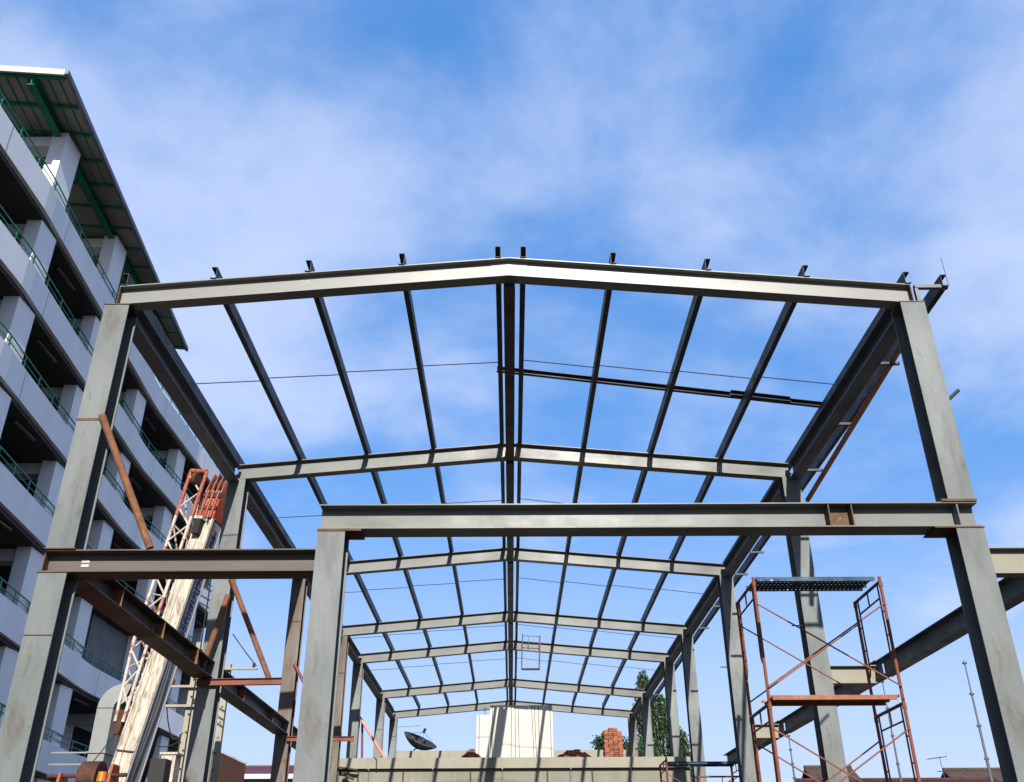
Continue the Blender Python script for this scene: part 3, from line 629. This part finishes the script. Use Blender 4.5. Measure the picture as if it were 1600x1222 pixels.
# canopy roof
def ex(y): return -14.62-(y-22.1)*(1.40/17.5)
Y0r, Y1r, ZR = 22.1, 39.6, 23.92
rf = MB()
vs = []
for y in (Y0r, Y1r):
    vs += [(ex(y), y, ZR), (ex(y), y, ZR+0.05), (-27, y, ZR+1.15), (-27, y, ZR+1.10)]
rf.poly(vs, [(0,1,2,3),(7,6,5,4),(0,4,5,1),(1,5,6,2),(2,6,7,3),(3,7,4,0)])
roof = rf.build('canopy_roof', M['sheet'], bl)
zr = lambda x: ZR+(-14.7-x)*0.09
rb = MB(); x = -14.95
while x > -26.5:
    for y0 in (Y0r+0.1,):
        off = (x+14.62); rb.poly([(x-0.02, Y0r+0.05, zr(x)-0.035), (x+0.02, Y0r+0.05, zr(x)-0.035), (x-1.35+0.02, Y1r-0.05, zr(x-1.35)-0.035), (x-1.35-0.02, Y1r-0.05, zr(x-1.35)-0.035),
                                      (x-0.02, Y0r+0.05, zr(x)+0.02), (x+0.02, Y0r+0.05, zr(x)+0.02), (x-1.35+0.02, Y1r-0.05, zr(x-1.35)+0.02), (x-1.35-0.02, Y1r-0.05, zr(x-1.35)+0.02)],
                                     [(0,1,2,3),(4,7,6,5),(0,4,5,1),(1,5,6,2),(2,6,7,3),(3,7,4,0)])
    x -= 0.36
rb.build('sheet_ribs', M['dgreen'], roof)
gu = MB(); gu.poly([(ex(Y0r)+0.12, Y0r-0.1, ZR-0.09), (ex(Y0r)-0.0, Y0r-0.1, ZR-0.09), (ex(Y1r), Y1r, ZR-0.09), (ex(Y1r)+0.12, Y1r, ZR-0.09),
                   (ex(Y0r)+0.12, Y0r-0.1, ZR+0.1), (ex(Y0r), Y0r-0.1, ZR+0.1), (ex(Y1r), Y1r, ZR+0.1), (ex(Y1r)+0.12, Y1r, ZR+0.1)],
                  [(0,1,2,3),(4,7,6,5),(0,4,5,1),(1,5,6,2),(2,6,7,3),(3,7,4,0)]); gu.build('gutter', M['gutter'], roof)
fa = MB(); fa.poly([(ex(Y0r), Y0r-0.1, ZR-0.12), (-27, Y0r-0.1, ZR+0.98), (-27, Y0r-0.1, ZR+1.25), (ex(Y0r), Y0r-0.1, ZR+0.12),
                   (ex(Y0r), Y0r-0.02, ZR-0.12), (-27, Y0r-0.02, ZR+0.98), (-27, Y0r-0.02, ZR+1.25), (ex(Y0r), Y0r-0.02, ZR+0.12)],
                  [(0,1,2,3),(7,6,5,4),(0,4,5,1),(1,5,6,2),(2,6,7,3),(3,7,4,0)]); fa.build('fascia', M['fascia'], roof)
# rafters of the canopy across, and two long beams on the column line
y = Y0r+0.05
while y < Y1r-0.2:
    x0 = ex(y)-0.05
    big = min(abs(y-(c_+0.55)) for c_ in CY) < 0.7
    h = 0.13
    MB().poly([(x0, y, zr(x0)-0.02), (-26.5, y, zr(-26.5)-0.02), (-26.5, y, zr(-26.5)-h), (x0, y, zr(x0)-h), (x0, y+0.09, zr(x0)-0.02), (-26.5, y+0.09, zr(-26.5)-0.02), (-26.5, y+0.09, zr(-26.5)-h), (x0, y+0.09, zr(x0)-h)],
              [(0,1,2,3),(7,6,5,4),(0,4,5,1),(1,5,6,2),(2,6,7,3),(3,7,4,0)]) if False else None
    mb = MB(); mb.poly([(x0, y, zr(x0)-0.02), (-26.5, y, zr(-26.5)-0.02), (-26.5, y, zr(-26.5)-h), (x0, y, zr(x0)-h), (x0, y+0.09, zr(x0)-0.02), (-26.5, y+0.09, zr(-26.5)-0.02), (-26.5, y+0.09, zr(-26.5)-h), (x0, y+0.09, zr(x0)-h)],
              [(0,1,2,3),(7,6,5,4),(0,4,5,1),(1,5,6,2),(2,6,7,3),(3,7,4,0)])
    mb.build('roof_purlin', M['dgreen'], roof)
    y += 1.32
def ybeam(dx_, y0, y1, wdt, h, dz):
    xa, xb = face_x(0, y0 if y0 > 24.2 else 24.2)+dx_, face_x(0, y1)+dx_
    if y0 < 24.2: xa = face_x(0, 24.2)+dx_+0.05
    pr = [(-wdt/2, -h), (wdt/2, -h), (wdt/2, 0), (-wdt/2, 0)]
    ibeam((xa, y0, zr(xa)-dz-h/2), (xb, y1, zr(xb)-dz-h/2), wdt, h, (1, 0, 0), 0.02, 0.02).build('roof_beam', M['dgreen'], roof)
ybeam(-0.45, Y0r+0.1, 41.6, 0.26, 0.30, 0.14)
ybeam(-5.2, Y0r+0.1, 41.0, 0.26, 0.34, 0.14)
for c_ in CY[3:7]:
    x = face_x(0, c_)-0.7
    if c_+0.3 < Y1r: ibeam((x, c_+0.35, zr(x)-0.42), (-26, c_+0.35, zr(-26)-0.42), 0.22, 0.36, (0, 1, 0), 0.02, 0.02).build('roof_beam', M['dgreen'], roof)

# ------------------------------------------------------------------ galvanised duct
t = thing('air_duct', (-11.1, 27, G), 'galvanised rectangular duct with elbow rising beside the white building', 'duct')
def dseg(z0, z1, name='duct_section'):
    MB().box((-11.42, 26.7, z0), (-10.98, 27.6, z1)).build(name, M['galv'], t)
for z0, z1 in ((G, 0.8), (0.84, 2.4), (2.44, 3.55), (3.59, 4.70)): dseg(z0, z1)
for z in (0.82, 2.42, 3.57): MB().box((-11.46, 26.66, z-0.02), (-10.94, 27.64, z+0.02)).build('flange', M['galv'], t)
el = MB(); vs = []; n = 9
cx_, cz_ = -10.78, 4.72
for i in range(n):
    a = math.pi-(math.pi*0.60)*i/(n-1)
    for r_ in (0.64, 0.2):
        for y in (26.7, 27.6): vs.append((cx_+r_*math.cos(a), y, cz_+r_*math.sin(a)))
fs = []
for i in range(n-1):
    q = 4*i; fs += [(q, q+1, q+5, q+4), (q+2, q+6, q+7, q+3), (q, q+4, q+6, q+2), (q+1, q+3, q+7, q+5)]
el.poly(vs, fs); el.build('elbow', M['galv'], t)
for z, x1 in ((3.6, -10.8), (3.3, -11.2)): MB().box((-12.6, 27.1, z), (-11.43, 27.14, z+0.04)).build('stay', M['galv'], t)

# ------------------------------------------------------------------ mobile crane
cr_ = thing('mobile_crane', (-7.3, 18.2, G), 'old cream and red mobile crane with raised boom and folded jib', 'crane')
P0 = V((-7.46, 19.0, 2.46)); P1 = V((-6.74, 19.3, 7.38))
ax = (P1-P0).normalized(); P0 = P0-ax*1.5
sd = V((1, -0.20, 0)); sd = (sd-ax*sd.dot(ax)).normalized()
nr_ = ax.cross(sd);  nr_ = nr_ if nr_.y < 0 else -nr_         # toward the camera
Ln = (P1-P0).length
def BP(u, s, n_): return P0+ax*(u*Ln)+sd*s+nr_*n_
def taper(u0, u1, s0a, s0b, n0a, n0b, s1a, s1b, n1a, n1b):
    mb = MB(); mb.poly([BP(u0,s0a,n0a),BP(u0,s0b,n0a),BP(u0,s0b,n0b),BP(u0,s0a,n0b),BP(u1,s1a,n1a),BP(u1,s1b,n1a),BP(u1,s1b,n1b),BP(u1,s1a,n1b)],
                       [(0,1,2,3),(4,7,6,5),(0,4,5,1),(1,5,6,2),(2,6,7,3),(3,7,4,0)]); return mb
bm_ = taper(0, 1, -0.185, 0.185, -0.50, 0.0, -0.175, 0.175, -0.46, 0.0).build('boom', M['boom'], cr_)
MB().poly([BP(0,0.3601,-0.8),BP(0,0.3601,0.0),BP(0,0.372,0.0),BP(0,0.372,-0.8),BP(1,0.2801,-0.62),BP(1,0.2801,0.0),BP(1,0.292,0.0),BP(1,0.292,-0.62)], []) if False else None
mb = taper(0, 1, 0.186, 0.192, -0.48, -0.02, 0.176, 0.182, -0.44, -0.02); mb.build('boom_side', M['boomside'], bm_)
# ribs on the front face and edge angles
for s in (-0.05,): taper(0.02, 0.99, s-0.010, s+0.010, 0.001, 0.022, s-0.010, s+0.010, 0.001, 0.022).build('boom_rib', M['boom'], bm_)
for s in (-0.19, 0.18): taper(0.0, 1.0, s-0.02, s+0.02, 0.001, 0.018, s*0.95-0.02, s*0.95+0.02, 0.001, 0.018).build('boom_edge', M['boom'], bm_)
for n_ in (-0.48, -0.045): taper(0, 1, 0.193, 0.212, n_, n_+0.03, 0.183, 0.20, n_*0.92, n_*0.92+0.03).build('boom_edge', M['boomside'], bm_)
for u, m in ((0.14, 'rustdark'), (0.245, 'rustdark')): taper(u, u+0.004, -0.19, 0.19, 0.002, 0.03, -0.19, 0.19, 0.002, 0.03).build('boom_seam', M[m], bm_)
# boom head
hd = taper(1.0, 1.09, -0.20, 0.20, -0.50, 0.03, -0.20, 0.20, -0.46, 0.02).build('boom_head', M['cranered'], cr_)
for s in (-0.20, -0.07, 0.05, 0.17): taper(1.091, 1.17, s, s+0.03, -0.45, 0.05, s, s+0.03, -0.35, -0.05).build('sheave_cheek', M['cranered'], hd)
for s in (-0.115, 0.015, 0.13):
    c0 = BP(1.13, s-0.035, -0.2); MB().tube(c0, c0+sd*0.07, 0.17, 16).build('sheave', M['rustdark'], hd)
for s in (-0.13, 0.0, 0.13): MB().tube(BP(1.10, s, 0.04), BP(1.0, s, 0.06), 0.025, 8).build('head_bolt', M['cranered'], hd)
taper(0.935, 0.985, -0.14, 0.02, 0.03, 0.16, -0.14, 0.02, 0.05, 0.18).build('limit_switch_box', M['black'], hd)
taper(0.985, 0.995, -0.16, 0.04, 0.03, 0.19, -0.16, 0.04, 0.03, 0.19).build('limit_switch_lid', M['boom'], hd)
for s, n_, u1 in ((-0.16, 0.06, 1.15), (-0.03, 0.075, 1.18), (0.10, 0.06, 1.16), (0.17, -0.1, 1.19)):
    MB().tube(BP(0.98, s, n_), BP(u1, s*0.8, n_-0.1), 0.012, 6).build('hoist_rope', M['black'], hd)
for u in (1.03, 1.075): taper(u, u+0.012, -0.21, 0.21, 0.031, 0.06, -0.21, 0.21, 0.031, 0.06).build('head_rib', M['rustdark'], hd)
for s in (0.215,):
    MB().path([BP(0.1, s, -0.1), BP(0.4, s+0.02, -0.14), BP(0.7, s, -0.09), BP(0.98, s, -0.12)], 0.012, 6).build('hydraulic_hose', M['black'], bm_)
# folded lattice jib along the left of the boom
jb = bpy.data.objects.new('jib', None); COL.objects.link(jb); jb.parent = cr_; jb['_b'] = tuple(BP(0.3, -0.7, 0)); jb.location = V(jb['_b'])-V(cr_['_b'])
J0 = [BP(0.325, -0.42, 0.05), BP(0.325, -0.25, 0.05), BP(0.325, -0.33, -0.15)]
J1 = [BP(0.56, -0.60, 0.10), BP(0.56, -0.27, 0.10), BP(0.56, -0.42, -0.35)]
J2 = [BP(1.165, -0.68, 0.12), BP(1.165, -0.28, 0.12), BP(1.05, -0.46, -0.35)]
for a, b_, c_ in zip(J0, J1, J2):
    ch_ = MB().tube(a, b_, 0.032, 8).tube(b_, b_.lerp(c_, 0.72), 0.036, 8).build('jib_chord', M['jib'], jb)
    MB().tube(b_.lerp(c_, 0.72), c_, 0.042, 8).build('jib_chord_end', M['cranered'], ch_)
lc = MB(); K = 13
def lerp3(i, u): 
    if u < 0.3: q = u/0.3; return J0[i].lerp(J1[i], q)
    return J1[i].lerp(J2[i], (u-0.3)/0.7)
for k in range(K):
    u0, u1 = 0.06+0.92*k/K, 0.06+0.92*(k+1)/K
    for i, j in ((0, 1), (1, 2), (2, 0)):
        if (k % 2): lc.tube(lerp3(i, u0), lerp3(j, u1), 0.020, 6)
        else: lc.tube(lerp3(j, u0), lerp3(i, u1), 0.020, 6)
lc.build('jib_lattice', M['jib'], jb)
jt = MB().tube(J2[0], J2[1], 0.055, 8); jt.build('jib_crossbar', M['cranered'], jb)
MB().tube(J2[0].lerp(J2[1], 0.5)-ax*0.2-sd*0.05, J2[0].lerp(J2[1], 0.5)-ax*0.2+sd*0.05, 0.15, 16).build('jib_sheave', M['rustdark'], jb)
MB().obox(BP(0.29, -0.42, -0.05), sd*0.15, ax*0.45, nr_*0.08).build('jib_hinge', M['rustdark'], jb)
MB().tube(BP(0.29, -0.35, 0.0), (-7.62, 17.95, 2.2), 0.010, 6).build('winch_rope', M['wire'], cr_)
# lettering
def lettering(txt, u0, size, s_off, n_mid):
    cu = bpy.data.curves.new('lettering', 'FONT'); cu.body = txt; cu.size = size; cu.extrude = 0.003; cu.align_y = 'CENTER'; cu.offset = 0.006
    tmp = bpy.data.objects.new('tmp', cu); COL.objects.link(tmp)
    dg = bpy.context.evaluated_depsgraph_get(); me = bpy.data.meshes.new_from_object(tmp.evaluated_get(dg)); bpy.data.objects.remove(tmp)
    o = bpy.data.objects.new('lettering', me); COL.objects.link(o)
    me.materials.clear(); me.materials.append(M['blue'])
    xa = (ax + sd*(-0.010/Ln)).normalized(); zaxis = sd.copy(); zaxis = (zaxis - xa*zaxis.dot(xa)).normalized(); ya = zaxis.cross(xa)
    mw = Matrix((xa, ya, zaxis)).transposed().to_4x4()
    p = BP(u0, 0.1945-0.009*u0, n_mid)
    mw.translation = p - V(bm_['_b']); o.parent = bm_; o.matrix_local = mw
lettering('\u0e1e\u0e23\u0e23\u0e13\u0e2a\u0e21\u0e1a\u0e39\u0e23\u0e13\u0e4c', 0.57, 0.30, 0, -0.25)
lettering('\u0e17\u0e23', 0.91, 0.26, 0, -0.24)
# lift cylinder, winch, superstructure and carrier
MB().tube(BP(0.0, 0.05, -0.75), BP(0.34, 0.05, -0.62), 0.11, 14).build('lift_cylinder', M['black'], cr_)
MB().box((-7.02, 19.2, G+1.9), (-6.72, 19.55, 2.45)).build('oil_tank', M['black'], cr_)
wn = MB().tube((-7.72, 17.95, 1.95), (-7.40, 17.95, 1.95), 0.30, 20); wn.build('winch_drum', M['rustdark'], cr_)
MB().tube((-8.35, 17.95, 2.0), (-6.95, 17.95, 2.02), 0.035, 8).build('winch_shaft', M['rustdark'], cr_)
for x, h in ((-8.12, 2.05), (-7.22, 2.20)):
    mb = MB(); mb.poly([(x-0.025, 17.7, 1.2), (x-0.025, 18.5, 1.2), (x-0.025, 18.2, h), (x-0.025, 17.9, h), (x+0.025, 17.7, 1.2), (x+0.025, 18.5, 1.2), (x+0.025, 18.2, h), (x+0.025, 17.9, h)],
                      [(0,1,2,3),(7,6,5,4),(0,4,5,1),(1,5,6,2),(2,6,7,3),(3,7,4,0)]); mb.build('winch_bracket', M['craneorange'], cr_)
MB().box((-8.4, 17.2, 0.2), (-6.5, 19.9, 1.2)).build('superstructure', M['craneorange'], cr_)
for x, z in ((-8.45, 1.83), (-7.2, 1.86)):
    b_ = MB().tube((x, 17.5, z), (x, 17.5, z+0.16), 0.085, 16, 0.07).build('beacon', M['amber'], cr_)
    MB().tube((x, 17.5, 0.6), (x, 17.5, z), 0.03, 8).build('beacon_post', M['craneorange'], b_)
MB().box((-8.6, 14.5, -0.75), (-6.3, 24.5, 0.15)).build('carrier', M['craneorange'], cr_)
cabm = MB().box((-8.6, 22.6, 0.16), (-7.3, 24.4, 1.3)).build('cab', M['boom'], cr_)
MB().box((-8.4, 24.401, 0.6), (-7.5, 24.42, 1.2)).build('cab_window', M['glass'], cabm)
for y in (15.4, 16.7, 21.5, 23.6):
    for x in (-8.62, -6.68):
        wh = MB().tube((x, y, G+0.52), (x+0.36, y, G+0.52), 0.52, 24).build('wheel', M['black'], cr_)
        MB().tube((x-0.01, y, G+0.52), (x+0.37, y, G+0.52), 0.26, 16).build('rim', M['craneorange'], wh)

# ------------------------------------------------------------------ utility poles
def upole(x, y, ztop, w, label, arms):
    t = thing('utility_pole', (x, y, G), label, 'utility pole', 'concrete utility poles behind the left columns')
    mb = MB(); b_ = w*0.72; wt = w*0.5
    mb.poly([(x-b_, y-b_, G), (x+b_, y-b_, G), (x+b_, y+b_, G), (x-b_, y+b_, G), (x-wt, y-wt, ztop), (x+wt, y-wt, ztop), (x+wt, y+wt, ztop), (x-wt, y+wt, ztop)],
            [(3,2,1,0),(4,5,6,7),(0,1,5,4),(1,2,6,5),(2,3,7,6),(3,0,4,7)]); mb.build('pole', M['polec'], t)
    ho = MB(); z = G+0.6
    while z < ztop-0.2: ho.tube((x, y-b_-0.004, z), (x, y-b_*0.6, z), 0.022, 6); z += 0.45
    ho.build('step_hole', M['void'], t)
    for x0, x1, z in arms:
        a_ = MB().box((x0, y-b_-0.09, z-0.03), (x1, y-b_-0.005, z+0.03)).build('crossarm', M['polec'], t)
        for q in (0.08, 0.9):
            xx = x0+(x1-x0)*q; MB().tube((xx, y-b_-0.05, z+0.05), (xx, y-b_-0.05, z+0.18), 0.045, 8).build('insulator', M['rustdark'], a_)
    return t
upole(-8.62, 26, 6.3, 0.19, 'pale concrete utility pole with white crossarms left of second column', [(-9.35, -8.4, 4.60), (-9.2, -8.4, 5.10), (-8.9, -8.2, 6.1)])
upole(-8.95, 30, 6.6, 0.16, 'pale concrete utility pole seen right of the second left column', [(-9.2, -8.0, 6.42)])
def cable(pts, r, label):
    P = []
    for a, b_, sag in pts:
        a, b_ = V(a), V(b_)
        for k in range(13):
            u = k/12; P.append(a.lerp(b_, u)-V((0, 0, sag*4*u*(1-u))))
    tag(MB().path(P, r, 5).build('cable', M['wire']), label, 'cable')
cable([((-9.3, 25.9, 4.9), (-8.7, 25.9, 3.95), 0.55)], 0.018, 'black cable loop hanging beside the left utility pole')
cable([((-9.7, 25.9, 4.0), (-8.7, 25.8, 3.75), 0.28)], 0.016, 'lower slack black cable running to the left utility pole')
cable([((-8.03, 29.8, 6.5), (-8.9, 29.8, 7.5), 0.02)], 0.02, 'short dark cable rising from the right crossarm')
mast = thing('aerial_mast', (-8.35, 25.2, G), 'thin blue aerial mast with short arms beside the crane boom', 'mast')
MB().tube((-8.35, 25.2, G), (-8.35, 25.2, 7.9), 0.022, 6).build('pole', M['wire'], mast)
ar = MB()
for z in (7.75, 7.5, 7.3): ar.obox((-8.7, 25.2, z-0.05), (0.4, 0, -0.22), (0, 0.03, 0), (0, 0, 0.05))
ar.build('arms', M['wire'], mast)
tag(MB().box((-8.46, 23.9, G), (-8.12, 24.3, 3.14)).box((-8.50, 23.86, 3.14), (-8.08, 24.34, 3.19)).build('control_cabinet', M['boom']), 'tall beige control cabinet at the foot of the utility pole', 'cabinet')

# ------------------------------------------------------------------ left background: brown sheet wall and house
sw = MB(); pts = []
A_, B_ = V((-12.4, 40, 5.5)), V((-10.9, 40.6, 4.95)); n = 60
vs = []
for i in range(n+1):
    u = i/n; x = -13.5+u*2.65; y = 40+u*0.6+(0.05 if i % 2 else 0); zt_ = 6.05-u*1.1
    vs += [(x, y, G), (x, y, zt_), (x, y+0.05, zt_), (x, y+0.05, G)]
sw.poly(vs, [(4*i+j, 4*i+(j+1) % 4, 4*i+4+(j+1) % 4, 4*i+4+j) for i in range(n) for j in range(4)]+[(0,1,2,3),(4*n+3,4*n+2,4*n+1,4*n)])
bw = thing('sheet_wall', (-12, 40, G), 'brown corrugated sheet wall behind the second left column', 'wall')
sw.build('sheeting', M['brownwall'], bw)
MB().obox((-13.52, 39.97, 6.06), (2.68, 0.6, -1.1), (0, 0.12, 0), (0, 0, 0.05)).build('capping', M['gutter'], bw)
def house(name, x0, x1, y0, y1, zw, zr_, axis, mroof, label, tiles=True):
    t = thing(name, ((x0+x1)/2, (y0+y1)/2, G), label, 'house')
    MB().box((x0+0.4, y0+0.5, G), (x1-0.4, y1-0.5, zw)).build('wall', M['housewall'], t)
    ym = (y0+y1)/2
    mb = MB(); n = max(2, int((x1-x0)/0.28)); 
    # corrugated tile surface on both slopes with thickness
    for ya in (y0, y1):
        vs = []
        for i in range(2*n+1):
            x = x0+(x1-x0)*i/(2*n); dz = 0.05 if i % 2 else 0
            vs += [(x, ya, zw-0.1+dz), (x, ym, zr_+dz), (x, ym, zr_-0.12), (x, ya, zw-0.22)]
        mb.poly(vs, [(4*i+j, 4*i+(j+1) % 4, 4*i+4+(j+1) % 4, 4*i+4+j) for i in range(2*n) for j in range(4)]+[(0,1,2,3),(8*n+3,8*n+2,8*n+1,8*n)])
    r_ = mb.build('roof', M[mroof], t)
    rd = MB()
    for i in range(int((x1-x0)/0.4)): rd.tube((x0+0.4*i, ym, zr_+0.04), (x0+0.4*i+0.42, ym, zr_+0.06), 0.11, 8, 0.09)
    rd.build('ridge_tiles', M[mroof], r_)
    MB().box((x0-0.05, y0-0.04, zw-0.32), (x1+0.05, y0-0.005, zw-0.06)).build('fascia_board', M['fascia'], r_)
    for q in range(int((x1-x0)/2.5)):
        xx = x0+1+q*2.5
        wd = MB().box((xx, y0+0.44, zw-2.0), (xx+1.1, y0+0.499, zw-0.9)).build('window', M['glass'], t)
    return t
house('house', 14.9, 17.35, 50, 53, 5.2, 5.95, 0, 'tile', 'brown tiled house roof behind the tall scaffold')
house('house', 22.0, 27.0, 50, 53, 5.1, 5.80, 0, 'tile', 'brown tiled roof with white fascia beside the right front column')
house('house', 13.0, 22.3, 44, 49, 4.35, 4.80, 0, 'tilered', 'long low dark red tiled roof under the aerial')
house('house', -16.4, -12.0, 58, 62, 6.6, 7.1, 0, 'pinkroof', 'purple-red roofed house with a pale upper wall beyond brown sheet wall')
# ------------------------------------------------------------------ aerials and masts on the right
def tmast(x, y, z0, z1, r, label):
    t = thing('radio_mast', (x, y, G), label, 'mast', 'thin telescopic masts')
    n = 4; L_ = z1-z0
    MB().tube((x, y, G), (x, y, z0+L_*0.25), r, 8).build('mast_section', M['aerial'], t)
    for k in range(1, 4): MB().tube((x, y, z0+L_*k/4), (x, y, z0+L_*(k+1)/4), r*(1-0.17*k), 8).build('mast_section', M['aerial'], t)
    for k in range(1, 5): MB().tube((x, y, z0+L_*(k*0.25-0.02)-0.03), (x, y, z0+L_*(k*0.25-0.02)+0.03), r*1.6, 8).build('clamp', M['aerial'], t)
tmast(17.95, 38, 3.6, 8.37, 0.06, 'pale telescopic mast left of the right front column')
tmast(14.54, 38, 3.6, 7.65, 0.045, 'dark thin mast behind the right side of the scaffold')
tmast(10.55, 38, 3.6, 5.6, 0.04, 'short thin mast seen below the scaffold platform')
t = thing('tv_aerial', (19.83, 46.5, 4.8), 'television aerial on a thin pole above the dark red roof', 'aerial')
MB().tube((19.86, 46.5, 4.83), (19.80, 46.5, 5.85), 0.016, 5).build('pole', M['aerial'], t)
MB().tube((19.2, 46.4, 5.74), (20.15, 46.6, 5.86), 0.012, 5).tube((19.55, 46.4, 5.20), (20.05, 46.6, 5.24), 0.012, 5).build('boom', M['aerial'], t)
e_ = MB()
for k in range(9): e_.tube((19.25+k*0.1, 46.2, 5.75+k*0.012), (19.27+k*0.1, 46.8, 5.75+k*0.012), 0.007, 4)
e_.tube((20.12, 46.55, 5.65), (20.18, 46.55, 6.1), 0.008, 4)
e_.build('elements', M['aerial'], t); e_ = MB()
for k in range(5): e_.tube((19.58+k*0.1, 46.2, 5.2), (19.6+k*0.1, 46.8, 5.22), 0.007, 4)
e_.build('elements', M['aerial'], t)

# ------------------------------------------------------------------ trees
def mast_tree(x, y, h, rad, label, n=13000, name='mast_tree'):
    t = thing(name, (x, y, G), label, 'tree')
    tk = MB(); tk.tube((x, y, G), (x+0.05, y, G+h*0.5), 0.16, 10, 0.10); tk.tube((x+0.05, y, G+h*0.5), (x, y, G+h*0.96), 0.10, 8, 0.02)
    for k in range(16):
        z = G+h*random.uniform(0.15, 0.9); a = random.uniform(0, 6.28); l = rad*0.7*(1-(z-G)/h)+0.15
        tk.tube((x, y, z), (x+math.cos(a)*l, y+math.sin(a)*l, z-l*0.6), 0.025, 5, 0.01)
    tk.build('trunk', M['trunk'], t)
    mb = MB(); rnd = random.Random(int(x*100))
    sprays = []
    for k in range(n//26):
        u = rnd.random()**0.85; z = G+h*(0.05+0.95*u)
        prof = rad*(1-u)**0.62*(0.72+0.28*math.sin(u*23+x)) + 0.08
        a = rnd.uniform(0, 6.283); rr = prof*rnd.uniform(0.45, 1.12)
        sprays.append((V((x+math.cos(a)*rr, y+math.sin(a)*rr, z)), a))
    for p, a in sprays:
        ln = rnd.uniform(0.5, 1.1)
        out = V((math.cos(a), math.sin(a), 0))
        for j in range(26):
            q = rnd.random()*ln
            c_ = p+out*(0.16*math.sin(q*2))-V((0, 0, q*0.8))+V((rnd.gauss(0, .07), rnd.gauss(0, .07), rnd.gauss(0, .05)))
            d_ = (V((rnd.uniform(-1, 1), rnd.uniform(-1, 1), rnd.uniform(-2.2, -0.3)))).normalized()
            s_ = d_.cross(V((rnd.uniform(-1, 1), rnd.uniform(-1, 1), rnd.uniform(-1, 1)))).normalized()
            l_, w_ = rnd.uniform(0.14, 0.26), rnd.uniform(0.025, 0.045)
            mb.poly([c_, c_+d_*l_*0.5+s_*w_, c_+d_*l_, c_+d_*l_*0.5-s_*w_], [(0,1,2,3)])
    mb.build('crown', M['leaf'], t)
mast_tree(7.05, 52, 12.65, 1.25, 'tallest narrow dark green tree among the rear right columns')
mast_tree(8.0, 53, 11.6, 1.3, 'middle narrow green tree behind the rear right columns')
mast_tree(8.75, 51.5, 9.6, 1.1, 'shortest narrow green tree at the right of the row')
def round_tree(x, y, h, rad, label, n=160):
    t = thing('leafy_tree', (x, y, G), label, 'tree'); rnd = random.Random(int(x*77))
    tk = MB(); tk.tube((x, y, G), (x, y, G+h*0.6), 0.16, 10, 0.1)
    cl = []
    for k in range(n):
        d_ = V((rnd.gauss(0, 1), rnd.gauss(0, 1), rnd.gauss(0, 1))).normalized()*rad*rnd.uniform(0.4, 1.0); cl.append(V((x, y, G+h-rad*0.9))+V((d_.x, d_.y, d_.z*0.85)))
    for k in range(8): tk.tube((x, y, G+h*0.55), cl[k], 0.05, 6, 0.015)
    tk.build('trunk', M['trunk'], t)
    mb = MB()
    for c0 in cl:
        for j in range(26):
            c_ = c0+V((rnd.gauss(0, .16), rnd.gauss(0, .16), rnd.gauss(0, .13)))
            d_ = V((rnd.uniform(-1, 1), rnd.uniform(-1, 1), rnd.uniform(-1, .3))).normalized(); s_ = d_.orthogonal().normalized()
            l_, w_ = rnd.uniform(.12, .22), rnd.uniform(.04, .07)
            mb.poly([c_, c_+d_*l_*0.5+s_*w_, c_+d_*l_, c_+d_*l_*0.5-s_*w_], [(0,1,2,3)])
    mb.build('crown', M['leaf'], t)
round_tree(4.8, 52, 9.35, 0.5, 'small leafy tree peeping out left of brick stack', 32)
round_tree(6.0, 51, 9.0, 1.15, 'low bushy tree between brick stack and narrow trees')

for o in bpy.data.objects:
    if '_b' in o: del o['_b']
